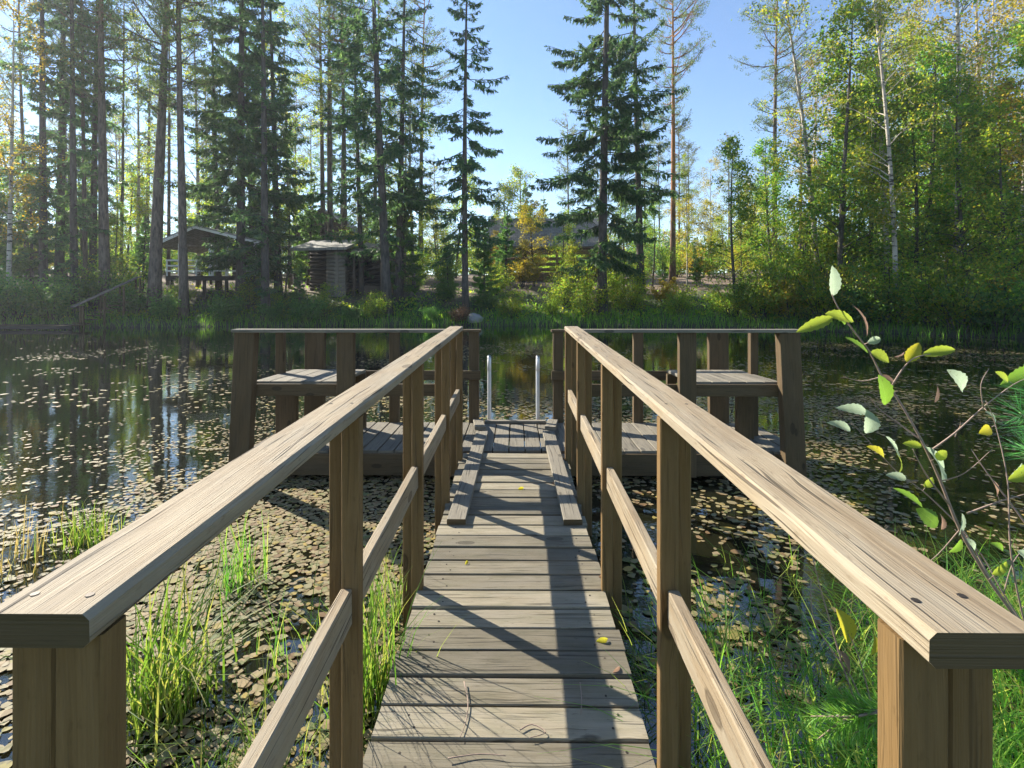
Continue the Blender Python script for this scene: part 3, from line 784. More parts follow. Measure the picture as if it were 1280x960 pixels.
put(s_rag, 801, 36, (.95, .95, .95), 'ragged spruce right beside the largest drooping spruce', GS)
rp = put(p_a, 840, 42, (.75, .75, 1), 'reddish pine trunk right of the big spruce by the sandy path', GP)
for c in rp.children:
    if c.name.startswith('trunk'): c.material_slots[0].link = 'OBJECT'; c.material_slots[0].material = M['bark_red']
put(s_young, 502, 36.5, (1, 1, 1.15), 'dense young spruce under the ragged tall spruces by the log cabin', GS)
put(s_young, 606, 35.5, .72, 'short dense young spruce leaning over the left end of the barn', GS)
put(s_young, 655, 82, (1.9, 1.9, 1.9), 'small pointed spruce far off above the barn roof', GS)
put(s_young, 676, 88, (1.7, 1.7, 1.7), 'second far spruce top above the barn roof, beside the pointed one', GS)
put(s_young, 372, 32.0, .42, 'small light green spruce sapling in front of the log cabin', GS)
put(s_young, 828, 43, .35, 'small bushy spruce sapling at the foot of the reddish pine', GS)
put(b_b, 1022, 31, 1.1, 'leaning forked birch rising left of the white-barked birches', GB, rz=.1)
put(b_a, 1110, 28, (1, 1, 1), 'white-barked birch leaning left, in the middle of the right bank', GB, rz=2.)
put(b_b, 1118, 26, (.9, .9, 1), 'slender birch crossing in front of the leaning white birch', GB, rz=.2)
put(b_a, 1190, 27, (1.05, 1.05, 1), 'straight white birch trunk among dense green leaves at right', GB, rz=4.)
put(b_y, 1262, 29, 1.15, 'yellow crowned birch near the right edge of the picture', GB)
put(b_y, 1225, 36, 1.2, 'yellow birch behind the straight white birch trunk', GB)
put(b_a, 858, 37, (.35, .35, .45), 'young birch sapling standing by the sandy path', GB)
i = 0
for px, D, p, sc, lab in [
    (962, 40, a_b, .85, 'light green leafy tree left of the forked birch'), (935, 46, f_y, .9, 'yellow leafy tree beyond the sandy path'),
    (1000, 33, a_b, .8, 'rounded green tree below the leaning forked birch'), (1045, 31, a_a, .8, 'dark green leafy tree between forked and white birches'),
    (1085, 30, a_a, 1.0, 'tall green leafy tree behind the leaning white birch'), (1140, 27, a_a, .95, 'dense dark tree between the two white birches'),
    (1165, 33, a_a, 1.15, 'tall dense tree behind the straight white birch, left side'), (1210, 25.5, a_a, .9, 'dense green tree right of the straight white birch'),
    (1255, 24.5, a_b, .95, 'yellow-green tree overhanging the water near the right edge'), (1310, 24, a_a, .95, 'dark tree cut by the right edge of the picture'),
    (1290, 31, a_a, 1.2, 'tall dark tree behind the yellow crowned birch'), (1235, 31, a_b, 1.2, 'green tree between the yellow birches at right'),
    (1390, 22, a_a, .9, 'leafy tree beyond the right edge over the water'),
    (1120, 36, a_b, 1.35, 'yellow-green tree behind the middle of the right bank'), (1060, 38, a_b, 1.2, 'pale green tree far behind the forked birch'),
    (862, 52, f_y, .9, 'golden tree right of the reddish pine trunk'), (885, 50, f_y, .8, 'golden bushy tree beyond the sandy path, right of the pine'),
    (905, 44, a_b, .55, 'bluish green small tree left of the far slender trunks'),
    (770, 44, f_y, .6, 'yellow small tree glimpsed behind the largest spruce'), (548, 50, a_b, .8, 'pale leafy tree behind the lone open spruce'),
    (618, 46, f_y, .5, 'pale yellow small tree left of the barn wall'),
    (155, 40, a_b, .9, 'sunlit pale green tree between left pine trunks'), (20, 42, a_b, 1.1, 'sunlit leafy tree behind the leftmost spruces'), (250, 46, a_b, .9, 'pale leafy tree behind the veranda cabin'),
    (-30, 36, a_b, 1.2, 'leafy tree at the left edge behind the thin yellow birch')]:
    put(p, px, D, sc, lab, GA if px > 840 else 'leafy trees behind the far bank')
GH = 'shrubs along the far bank'
for px, D, p, sc, lab in [
    (735, 31.9, h_g, (1.15, 1.0, 1.15), 'large round light green shrub left of the largest spruce trunk'), (790, 32.5, h_g, (.8, .8, .8), 'green shrub right of the largest spruce trunk'),
    (655, 41, h_y, .95, 'golden shrub in front of the barn wall'), (612, 34.5, h_d, .6, 'low dark shrub beside the lone open spruce'),
    (575, 31.6, h_r, 1.0, 'rust brown twiggy shrub at the foot of the lone open spruce'), (540, 31.6, h_d, .45, 'low brownish green shrub left of the rust shrub'),
    (690, 33, h_g, .45, 'low green shrub left of the large round shrub'),
    (385, 31.0, h_d, (.9, .9, .7), 'grey green shrub on the bank below the log cabin'), (340, 30.8, h_d, .55, 'small shrub at the foot of the slim spruce'),
    (440, 31.2, h_d, .5, 'low shrub below the dark opening of the log cabin'), (280, 30.6, h_d, .75, 'dark shrub below the veranda railing'),
    (205, 30.2, h_d, .7, 'dark shrub at the foot of the thickest pine'), (165, 31, h_d, .85, 'shrub above the top of the lakeside stairs'),
    (60, 29.0, h_d, (1.1, 1.1, 1.1), 'dark shrub behind the jetty at left'), (15, 28.6, h_d, (1.2, 1.2, 1.3), 'dark shrub at the left edge above the jetty'), (-35, 28, h_d, 1.3, 'dark shrub beyond the left edge'),
    (110, 31.5, h_d, (1.1, 1.1, 1.2), 'dark shrub behind the stair handrail'),
    (830, 33.5, h_y, .7, 'yellow green thin shrub beside the sandy path'), (915, 30, h_g, .9, 'green shrub at the right end of the sandy path'),
    (950, 28.5, h_g, 1.0, 'bright green shrub at the water right of the sandy path'), (985, 27.6, h_y, 1.0, 'yellowing shrub at the water below the forked birch'),
    (1025, 26.8, h_g, 1.1, 'green shrub at the water left of the leaning birch'), (1065, 25.8, h_d, 1.1, 'dark shrub overhanging the water below the leaning birch'),
    (1110, 24.8, h_g, 1.15, 'dark shrub at the water between the white birches'), (1155, 23.8, h_g, 1.0, 'shrub at the water below the straight white birch'),
    (1195, 22.8, h_g, 1.1, 'dark shrub at the water right of the straight birch'), (1240, 21.9, h_d, 1.1, 'dark shrub at the water near the right edge'),
    (1275, 22.5, h_y, 1.0, 'yellowing shrub at the right edge of the far bank'), (1330, 20.5, h_g, 1.2, 'dark shrub beyond the right edge at the water'),
    (520, 40, h_g, .55, 'pale shrub beside the sandy yard'), (470, 31.8, h_g, .6, 'green shrub at the foot of the tall ragged spruce'), (405, 32.5, h_g, .7, 'light green shrub hiding the base of the log cabin wall'),
    (640, 32.2, h_g, .62, 'green shrub by the water right of the boulder'), (705, 35, h_g, .95, 'tall green shrub in front of the barn, behind the large round one'), (770, 34.5, h_g, 1.0, 'green shrub behind the largest spruce trunk'),
    (620, 38, h_g, .8, 'green shrub left of the golden shrub by the barn'), (555, 35.5, h_d, .7, 'dark shrub left of the lone open spruce trunk'), (310, 33.5, h_g, .75, 'light shrub at the right foot of the veranda'), (850, 31, h_g, .65, 'green shrub on the shore below the sandy path'),
    (225, 33.2, h_g, .6, 'light shrub in front of the veranda stilts'), (140, 33, h_g, 1.1, 'tall light shrub left of the thickest pine trunk'), (345, 33, h_g, .6, 'light shrub between veranda and log cabin')]:
    put(p, px, D, sc, lab, GH)

for px, D, p, sc, lab in [
    (-15, 33, s_young, 1.2, 'young dark spruce at the left edge behind the jetty'), (35, 35, s_young, 1.05, 'young dark spruce below the leftmost tall spruces'), (100, 37, a_a, .75, 'dark leafy tree behind the slim spruce by the stairs'),
    (140, 34, a_a, .5, 'low dark leafy tree just right of the grey pine trunk'), (175, 35, s_young, .7, 'young spruce left of the thickest pine trunk'), (262, 41, a_a, .6, 'leafy tree seen through the open veranda'),
    (320, 35, s_young, .95, 'young spruce hiding the right end of the veranda'), (355, 36, a_a, .55, 'dark leafy tree between the veranda and the log cabin'), (455, 43, a_b, .7, 'light green tree above the log cabin roof'),
    (560, 37, s_young, .5, 'small spruce left of the lone open spruce trunk'), (780, 38, a_a, .6, 'green leafy tree between the large and the ragged spruce'), (720, 36, a_b, .42, 'green bush-like tree covering the barn corner'),
    (815, 40, a_a, .55, 'leafy tree left of the reddish pine'), (870, 40, s_young, .4, 'small dark spruce right of the reddish pine'), (925, 38, a_b, .6, 'light green tree at the far end of the sandy path')]:
    put(p, px, D, sc, lab)
for px, D, p, sc, lab in [
    (30, 37, p_b, (.6, .6, .95), 'thin pine trunk between the two leftmost dark spruces'), (78, 39, p_b, (.55, .55, .9), 'thin grey pine behind the ragged dark spruce at left'), (104, 33.5, p_b, (.6, .6, 1.0), 'thin dark pine trunk next to the thin spruce at left'),
    (148, 38, p_b, (.5, .5, .9), 'thin pine right of the grey straight pine trunk'), (168, 41, b_a, .95, 'pale birch left of the thickest pine trunk'), (208, 40, p_b, (.6, .6, .95), 'thin pine between the thickest pine and the one by the railing'),
    (246, 39, b_a, 1.0, 'slim birch right of the pine in front of the railing'), (272, 38, s_slim, .9, 'slim spruce left of the dense broad spruce'), (316, 40, s_slim, 1.0, 'slim spruce behind the right end of the veranda'),
    (362, 40, b_a, 1.0, 'slim birch behind the gap beside the gabled house'), (452, 38, s_slim, .95, 'slim spruce behind the log cabin roof end'), (466, 45, p_b, (.8, .8, 1), 'pine trunk behind the slim spruce over the log cabin'),
    (384, 42, s_young, 1.05, 'young spruce in front of the gabled house wall, left'), (446, 41, a_b, .75, 'light leafy tree in front of the gabled house, right'),
    (668, 42, f_y, .75, 'tall golden tree in front of the barn roof'), (700, 41, a_b, .62, 'green tree rising in front of the barn roof'), (632, 43, s_young, .8, 'young spruce at the left end of the barn roof'), (518, 39, b_a, .85, 'pale birch between the ragged spruces and the lone open spruce')]:
    put(p, px, D, sc, lab)
# the forest further back
def zone(n, px0, px1, D0, D1_, protos, lab, grp, smin, smax, seed):
    rs = random.Random(seed)
    for i in range(n):
        px = px0+(px1-px0)*(i+rs.uniform(.1, .9))/n; D = rs.uniform(D0, D1_)
        p = rs.choice(protos); q = rs.uniform(smin, smax)
        put(p, px, D, (q, q, q*rs.uniform(.92, 1.08)), lab, grp, rs.uniform(0, 6.28))
zone(34, -220, 560, 50, 88, [p_far, p_far, s_slim, p_b], 'slender backlit pine in the forest behind the cabins at left', 'distant pines behind the cabins', .85, 1.15, 1)
zone(18, -220, 560, 52, 80, [a_b, a_a, b_a], 'pale leafy tree in the forest far behind the cabins', 'distant leafy trees behind the cabins', .7, 1.05, 2)
zone(12, 705, 960, 55, 85, [p_far, p_far, b_y], 'slender tree in the open forest behind the sandy path', 'distant trees behind the sandy path', .75, 1.0, 3)
zone(22, 960, 1500, 42, 75, [p_far, b_y, b_a, p_b, a_b], 'tall tree in the dense forest behind the right bank', 'distant trees behind the right bank', .9, 1.2, 4)
zone(14, 560, 960, 60, 95, [a_b, f_y, h_g], 'low leafy tree at the forest edge behind the barn', 'distant low trees behind the barn', .55, .8, 5)

zone(42, -220, 1000, 46, 60, [h_g, h_y, a_b, h_g], 'low sunlit bush at the edge of the far clearing', 'low bushes beyond the clearing', .75, 1.25, 6)
zone(9, 900, 1420, 28, 40, [a_a, a_b, a_b, f_y], 'leafy tree filling the thicket on the right bank', 'thicket trees on the right bank', .75, 1.3, 7)
zone(46, -320, 1560, 92, 135, [a_b, f_y, a_b, a_a], 'pale tree in the distant forest edge beyond everything', 'distant forest edge', .9, 1.35, 8)
zone(14, 960, 1420, 25.5, 33, [h_g, h_g, h_y], 'undergrowth shrub in the shade of the right bank thicket', 'undergrowth shrubs of the right bank', 1.0, 1.7, 9)
zone(10, 1080, 1420, 30, 42, [b_y, f_y, b_y], 'yellow autumn tree in the thicket of the right bank', 'yellow trees in the right thicket', 1.0, 1.45, 10)
zone(44, -260, 1040, 60, 92, [h_g, h_g, h_y, h_d], 'bush on the forest floor far behind the buildings', 'bushes on the far forest floor', 1.7, 2.9, 11)
# ------------------------------------------------------------------ buildings on the far bank
def zpx(y, D): return EYE+(374-y)/640*D
def boxb(mb, x0, x1, y0, y1, z0, z1, mi=0):
    mb.board(((x0+x1)/2, y0, (z0+z1)/2), ((x0+x1)/2, y1, (z0+z1)/2), x1-x0, z1-z0, ch=.01, mi=mi)
def logs(mb, p0, p1, z0, z1, r=.11):
    n = max(2, int((z1-z0)/(2*r)))
    for i in range(n):
        z = z0+(i+.5)*(z1-z0)/n; mb.tube([(p0[0], p0[1], z), (p1[0], p1[1], z)], (z1-z0)/n/2*1.04, 10)

# veranda cabin
D = 34.; vx0, vx1 = at(205, D), at(318, D); fz = zpx(345, D); vc = thing('veranda_cabin', 'pale cabin with an open raised veranda and white railing at left', 'cabin', ((vx0+vx1)/2, D, gz((vx0+vx1)/2, D)))
ox, oy, oz = vc.location; hw = (vx1-vx0)/2; fl = fz-oz
mb = MB(); boxb(mb, -hw, hw, 0, 4.2, fl-.12, fl); mb.build('floor', M['dark'], vc)
mb = MB(); boxb(mb, -hw, hw, -.03, .02, fl-.30, fl+.01); mb.build('floor_edge', M['dark'], vc)
for px in (-hw+.2, -.6, .9, hw-.2):
    mb = MB(); mb.tube([(px, .3, -1.2), (px, .3, fl-.1)], .11, 10); mb.build('stilt', M['dark'], vc)
mb = MB()
for zz in (.35, .70, 1.06): mb.board((-hw, 0, fl+zz), (hw, 0, fl+zz), .05, .085)
for zz in (.35, .70, 1.06): mb.board((-hw, 0.04, fl+zz), (-hw, 3.5, fl+zz), .05, .085)
for q in np.linspace(-hw+.04, hw-.04, 7): mb.board((q, .05, fl), (q, .05, fl+1.08), .07, .05, up=(0, 1, 0))
mb.build('railing', M['white_paint'], vc)
for px in (-hw*.72, -.02, .35*hw, hw-.1):
    mb = MB(); w = .30 if abs(px+.02) < .01 else .13
    mb.board((px, .12, fl), (px, .12, fl+2.2), w, .13, up=(0, 1, 0)); mb.build('pillar', M['white_paint'], vc)
mb = MB(); logs(mb, (.1, 2.6), (hw, 2.6), fl, fl+2.3); logs(mb, (.1, 2.6), (.1, 5), fl, fl+2.3); mb.build('wall', M['brown_wall'], vc)
rz0, rz1 = zpx(304, D)-oz, zpx(284, D)-oz
mb = MB(); xm = -hw*.25
mb.slab([(-hw-.7, -.5, rz0-.25), (xm, -.5, rz1), (xm, 5, rz1), (-hw-.7, 5, rz0-.25)][::-1], .14)
mb.slab([(xm+.002, -.5, rz1), (hw+.5, -.5, rz0), (hw+.5, 5, rz0), (xm+.002, 5, rz1)][::-1], .14)
rf = mb.build('roof', M['roofboard'], vc)
mb = MB(); mb.board((-hw-.72, -.53, rz0-.3), (xm, -.53, rz1-.05), .04, .16); mb.board((xm+.02, -.53, rz1-.05), (hw+.52, -.53, rz0-.05), .04, .16); mb.build('barge_board', M['white_paint'], rf)

# log cabin
D = 37.; lx0, lx1 = at(372, D), at(492, D); lc = thing('log_cabin', 'low log cabin with pale roof edge and dark open front', 'cabin', ((lx0+lx1)/2, D, gz((lx0+lx1)/2, D)-.1))
ox, oy, oz = lc.location; hw = (lx1-lx0)/2; wz = zpx(314, D)-oz; b0 = 0
lxp = at(421, D)-ox
mb = MB(); logs(mb, (lxp-.75, .0), (lxp+.62, .0), b0, wz, .14); logs(mb, (lxp+.02, -.25), (lxp+.02, 4.5), b0+.14, wz, .14); mb.build('wall', M['log_pale'], lc)
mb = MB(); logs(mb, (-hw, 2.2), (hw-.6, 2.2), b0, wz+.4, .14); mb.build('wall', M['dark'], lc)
mb = MB(); logs(mb, (hw-.25, .1), (hw-.25, 4.5), b0, wz+.2, .14); mb.build('wall', M['honey_wall'], lc)
for px in (lxp+1.2, hw-.9):
    mb = MB(); mb.tube([(px, .05, -.3), (px, .05, wz)], .10, 8); mb.build('post', M['brown_wall'], lc)
mb = MB(); boxb(mb, lxp+1.3, hw-1.0, .9, 1.6, 0, .9); mb.build('wood_stack', M['brown_wall'], lc)
mb = MB(); mb.slab([(-hw-.3, -.9, wz+.12), (lxp+.95, -.9, wz+.22), (lxp+.95, 3.2, wz+1.25), (-hw-.3, 3.2, wz+1.15)], .18); mb.build('roof', M['roofboard'], lc)
mb = MB(); mb.slab([(lxp+1.1, -.2, wz+.05), (hw+.2, -.2, wz-.15), (hw+.2, 3.5, wz+.55), (lxp+1.1, 3.5, wz+1.05)], .14); mb.build('roof', M['shingle'], lc)

# brown gabled house behind
D = 48.; x0, x1 = at(366, D), at(440, D); hb = thing('gabled_house', 'tall brown boarded house with a gable behind the log cabin', 'house', ((x0+x1)/2, D, gz((x0+x1)/2, D)-.1))
oz = hb.location[2]; hw = (x1-x0)/2; ez = zpx(290, D)-oz; rz = zpx(264, D)-oz
mb = MB(); b = len(mb.v)
for yy in (0, 6):
    mb.v.extend([(-hw, yy, 0), (hw, yy, 0), (hw, yy, ez), (0, yy, rz), (-hw, yy, ez)])
mb.face((0, 1, 2, 3, 4)); mb.face((9, 8, 7, 6, 5)); mb.face((1, 6, 7, 2)); mb.face((5, 0, 4, 9)); mb.face((0, 5, 6, 1))
mb.build('wall', M['brown_wall'], hb)
mb = MB(); q = .5
mb.slab([(-hw-.5, -q, ez-.28), (-.0, -q, rz+.16), (0, 6.4, rz+.16), (-hw-.5, 6.4, ez-.28)][::-1], .12)
mb.slab([(.003, -q, rz+.16), (hw+.5, -q, ez-.28), (hw+.5, 6.4, ez-.28), (.003, 6.4, rz+.16)][::-1], .12)
mb.build('roof', M['shingle'], hb)
wf = MB(); boxb(wf, -.35, .35, -.04, .03, ez-.6, ez+.5); wo = wf.build('window', M['dark'], hb)
mb = MB(); mb.board((-.42, -.05, ez-.65), (.42, -.05, ez-.65), .06, .1); mb.build('sill', M['log_pale'], wo)

# shingled barn
D = 48.; x0, x1 = at(612, D), at(752, D); ba = thing('shingled_barn', 'log barn with a large grey shingled roof between the two open spruces', 'barn', ((x0+x1)/2, D, gz((x0+x1)/2, D)-.1))
oz = ba.location[2]; hw = (x1-x0)/2; ez = zpx(309, D)-oz; rz = zpx(273, D+3)-oz
mb = MB(); mb.slab([(-hw-.3, -.8, ez), (hw+.3, -.8, ez), (hw+.3, 3., rz), (-hw-.3, 3., rz)], .14); mb.slab([(-hw-.3, 3.002, rz), (hw+.3, 3.002, rz), (hw+.3, 6.8, ez), (-hw-.3, 6.8, ez)], .14)
mb.build('roof', M['shingle'], ba)
mb = MB()
for zz in (.25, .75, 1.25, 1.75, 2.25): mb.tube([(-hw+.2, 0, zz), (hw-.2, 0, zz)], .15, 10)
mb.build('wall', M['honey_wall'], ba)
mb = MB(); logs(mb, (-hw+.2, 6), (hw-.2, 6), 0, 1.3, .15); logs(mb, (hw-.25, .2), (hw-.25, 6), 0, ez, .15); mb.build('wall', M['honey_wall'], ba)
for px in (-hw+.2, -hw*.4, hw*.2, hw-.2):
    mb = MB(); mb.board((px, -.2, -.3), (px, -.2, ez-.05), .22, .2, up=(0, 1, 0)); mb.build('post', M['honey_wall'], ba)
mb = MB(); mb.board((-hw, -.55, ez-.22), (hw, -.55, ez-.22), .16, .2); mb.build('eave_beam', M['brown_wall'], ba)

# ------------------------------------------------------------------ jetty and stairs far left
D = 27.
je = thing('jetty', 'low dark wooden jetty at the water in the far left', 'jetty', (at(40, D), D, 0))
mb = MB()
for k in range(24): mb.board((-3.9+.27*k, -.6, .22), (-3.9+.27*k, .7, .22), .25, .04)
mb.build('decking', M['deckpost'], je)
mb = MB(); mb.board((-4.1, -.62, .12), (2.5, -.62, .12), .05, .16); mb.build('fascia', M['dark'], je)
for px in (-2.5, 0, 2.2):
    mb = MB(); mb.tube([(px, -.4, -.8), (px, -.4, .2)], .09, 8); mb.build('pile', M['dark'], je)
st = thing('lakeside_stairs', 'wooden stairs with sloping handrails climbing from the jetty', 'stairs', (at(98, 27.6), 27.6, 0))
pA = Vector((0, 0, .3)); pB = Vector((at(172, 31.5)-at(98, 27.6), 3.9, 2.0))
mb = MB()
for k in range(10):
    p = pA.lerp(pB, k/9); mb.board((p.x-.5, p.y+.15, p.z), (p.x+.5, p.y-.15, p.z), .28, .05)
mb.build('steps', M['deckpost'], st)
for offx, offy in ((0.45, -.5), (-.55, .5)):
    o = Vector((offx, offy, 0))
    mb = MB(); mb.board(pA+o+Vector((-.3, -.2, .86)), pB+o+Vector((0, 0, 1.0)), .09, .05); mb.build('handrail', M['grey'], st)
    for f in (0.02, .35, .68, .98):
        p = pA.lerp(pB, f)+o; mb = MB(); mb.board((p.x, p.y, p.z-.8), (p.x, p.y, p.z+.90), .09, .09, up=(0, 1, 0)); mb.build('post', M['deckpost'], st)
# boulder on the shore
def boulder(x, y, r, label):
    import bmesh
    bm = bmesh.new(); bmesh.ops.create_icosphere(bm, subdivisions=3, radius=r)
    for v in bm.verts:
        c = v.co; k = 1+.22*float(wob(np.array(c.x*4/r*.5), np.array(c.y*4/r*.5+c.z*3/r), 1., x)); v.co = Vector((c.x*k*1.2, c.y*k, c.z*k*.8))
    me = bpy.data.meshes.new('boulder'); bm.to_mesh(me); bm.free(); me.materials.append(M['stone'])
    for p in me.polygons: p.use_smooth = True
    o = link(bpy.data.objects.new('boulder', me)); o.location = (x, y, gz(x, y)+r*.3); tagit(o, label, 'boulder')
boulder(at(593, 31.3), 31.6, .42, 'grey boulder on the shore at the foot of the lone spruce')

# ------------------------------------------------------------------ foreground sapling, sprigs, stalks
def P3(px, y, D): return Vector(((px-645)/640*D, D, EYE+(374-y)/640*D))
def veined(name, cols):
    t = NT(name)
    uv = t.n('ShaderNodeUVMap').outputs[0]; sp = t.n('ShaderNodeSeparateXYZ', i_0=uv)
    ax = t.math('ABSOLUTE', sp.outputs[1])
    w = t.n('ShaderNodeTexWave', i_Vector=t.n('ShaderNodeCombineXYZ', i_0=t.math('SUBTRACT', sp.outputs[0], t.math('MULTIPLY', ax, .55))).outputs[0], i_Scale=4.2, i_Distortion=.15)
    vein = t.ramp(w.outputs[1], [(.0, 1), (.14, 0)])
    midv = t.ramp(ax, [(.0, 1), (.035, 0)])
    vv = t.math('MAXIMUM', vein, midv)
    oc = t.n('ShaderNodeTexCoord').outputs['Object']; nz = t.noise(oc, 40, 4)
    col = t.mix(nz, cols[0], cols[1]); col = t.mix(t.math('MULTIPLY', vv, .5), col, tuple(min(1, c*1.6+.03) for c in cols[1]))
    sp2 = t.ramp(t.noise(oc, 120, 2), [(.68, 0), (.72, 1)]); col = t.mix(t.math('MULTIPLY', sp2, .6), col, (.10, .06, .02))
    p = t.pbr(col, .5, t.bump(t.math('SUBTRACT', 1., vv), .7, .003))
    tr = t.n('ShaderNodeBsdfTranslucent', i_Color=t.n('ShaderNodeHueSaturation', i_Value=1.7, i_Color=col).outputs[0]).outputs[0]
    return t.surf(t.n('ShaderNodeMixShader', i_0=.5, i_1=p, i_2=tr).outputs[0])
LM = {'pale': veined('pale_leaf_underside', ((.20, .27, .17), (.30, .36, .25))), 'green': veined('green_leaf', ((.10, .20, .02), (.16, .27, .03))),
      'lime': veined('lime_leaf', ((.20, .27, .02), (.29, .34, .04))), 'yellow': veined('yellow_leaf', ((.46, .36, .02), (.30, .32, .03))), 'brown': veined('withered_leaf', ((.14, .08, .05), (.26, .17, .12)))}
def leaf(parent, base, tip, width, colr, roll=.6, curl=.25, fold=.35, name='leaf'):
    """serrated ovate leaf from base to tip with thickness-free lamina, folded along the midrib"""
    d = tip-base; L = d.length; d.normalize()
    view = Vector((math.sin(roll)*.8, -math.cos(roll), .45)).normalized()
    nrm = (view-d*view.dot(d)).normalized(); side = d.cross(nrm)
    mb = MB(); n = 13; rows = []
    for i in range(n+1):
        s = i/n; w = width*.5*(math.sin(math.pi*min(1, s**.82))**.75 if 0 < s < 1 else 0)
        w *= 1+(.10 if i % 2 else -.06)
        c = base+d*(L*s)+nrm*(curl*L*(s-.5)**2*-1.2)
        rows.append((s, w, c))
    b = 0
    for s, w, c in rows:
        for f in (-1, -.5, 0, .5, 1):
            k = abs(f); mb.v.append(tuple(c+side*(w*f)+nrm*(w*fold*k*k+.006*L*math.sin(s*26)*k-d.z*0)))
    for i in range(n):
        for j in range(4):
            a = i*5+j; s0, s1 = rows[i][0], rows[i+1][0]; f0, f1 = (-1, -.5, 0, .5, 1)[j], (-1, -.5, 0, .5, 1)[j+1]
            mb.face((a, a+1, a+6, a+5), [(s0, f0), (s0, f1), (s1, f1), (s1, f0)], 0, True)
    return mb.build(name, LM[colr], parent)
def twig(name, pts, r0, r1, parent, mat):
    mb = MB(); n = len(pts)
    P = [Vector(p) for p in pts]
    # smooth the polyline a little
    Q = []
    for i in range(n-1):
        p_ = P[max(i-1, 0)]; a = P[i]; b = P[i+1]; c = P[min(i+2, n-1)]
        for k in range(4):
            t_ = k/4; Q.append(.5*((2*a)+(b-p_)*t_+(2*p_-5*a+4*b-c)*t_*t_+(3*a-p_-3*b+c)*t_**3))
    Q.append(P[-1])
    mb.tube(Q, [r0+(r1-r0)*i/(len(Q)-1) for i in range(len(Q))], 7)
    return mb.build(name, mat, parent)
M['twig'] = plain('reddish_twig_bark', (.27, .19, .145), .7, 0, .3, 60)
DS = 1.35
sap = thing('alder_sapling', 'young alder sapling with sunlit serrated leaves right of the handrail', 'sapling', P3(1330, 880, DS))
so_ = sap.location.copy()
def q(px, y, dd=0.): return P3(px, y, DS+dd)-so_
twig('stem', [q(1330, 900), q(1285, 800), q(1232, 722), q(1196, 660), q(1172, 600), q(1150, 552), q(1122, 502), q(1100, 470), q(1085, 440), q(1064, 412), q(1046, 385), q(1038, 368)], .0048, .0013, sap, M['twig'])
for pts in ([(1156, 565, 0), (1190, 540, -.03), (1225, 508, -.05), (1262, 480, -.06), (1285, 470, -.07)], [(1147, 548, 0), (1120, 528, .03), (1098, 512, .05), (1088, 500, .05)],
            [(1240, 735, 0), (1205, 668, .04), (1180, 640, .06), (1150, 612, .08), (1118, 588, .1), (1085, 552, .11), (1062, 528, .12)], [(1112, 482, 0), (1126, 460, -.02), (1140, 447, -.03), (1160, 442, -.03)],
            [(1184, 630, 0), (1160, 600, -.03), (1145, 575, -.04), (1138, 560, -.04)], [(1300, 860, -.05), (1272, 760, -.1), (1258, 680, -.12), (1255, 600, -.12), (1240, 530, -.1), (1228, 500, -.1)],
            [(1205, 640, -.06), (1245, 625, -.08), (1290, 612, -.1)], [(1290, 800, .1), (1250, 740, .12), (1222, 690, .15), (1190, 660, .15)], [(1310, 700, -.15), (1268, 640, -.12), (1230, 590, -.1), (1210, 560, -.08)]):
    twig('twig', [q(*p) for p in pts], .0026, .0008, sap, M['twig'])
for (bx, by, tx, ty, w, c, roll) in [
    (1041, 370, 1040, 332, 22, 'pale', .3), (1040, 396, 994, 415, 17, 'lime', .2), (1032, 391, 1068, 401, 17, 'lime', -.2), (1086, 420, 1069, 380, 11, 'brown', .9), (1085, 440, 1056, 420, 13, 'green', .9),
    (1086, 440, 1110, 452, 20, 'lime', .4), (1131, 452, 1147, 428, 18, 'yellow', -.3), (1152, 442, 1194, 435, 15, 'lime', .7), (1107, 506, 1098, 468, 27, 'green', .2), (1206, 488, 1186, 462, 24, 'pale', -.2),
    (1167, 502, 1170, 480, 9, 'brown', 1.1), (1086, 513, 1047, 508, 16, 'pale', .4), (1084, 542, 1084, 512, 25, 'pale', .1), (1064, 536, 1034, 526, 13, 'pale', .5), (1122, 570, 1106, 544, 14, 'pale', .9),
    (1150, 556, 1126, 553, 11, 'lime', .4), (1125, 590, 1122, 566, 9, 'lime', 1.), (1180, 600, 1158, 556, 24, 'pale', .8), (1132, 596, 1106, 592, 12, 'pale', .6), (1152, 632, 1115, 608, 14, 'green', .9),
    (1170, 656, 1143, 634, 26, 'green', .1), (1176, 660, 1174, 640, 12, 'brown', .8), (1290, 462, 1250, 480, 26, 'green', .5), (1290, 580, 1258, 600, 22, 'lime', .3), (1098, 470, 1118, 478, 14, 'brown', 1.),
    (1108, 570, 1086, 556, 13, 'yellow', .6), (1200, 640, 1196, 668, 13, 'pale', .8), (1116, 446, 1128, 440, 12, 'brown', .8)]:
    leaf(sap, q(bx, by, rnd(-.02, .02)), q(tx, ty, rnd(-.025, .01)), w*.84/640*DS, c, roll, rnd(.1, .5), rnd(.15, .5))

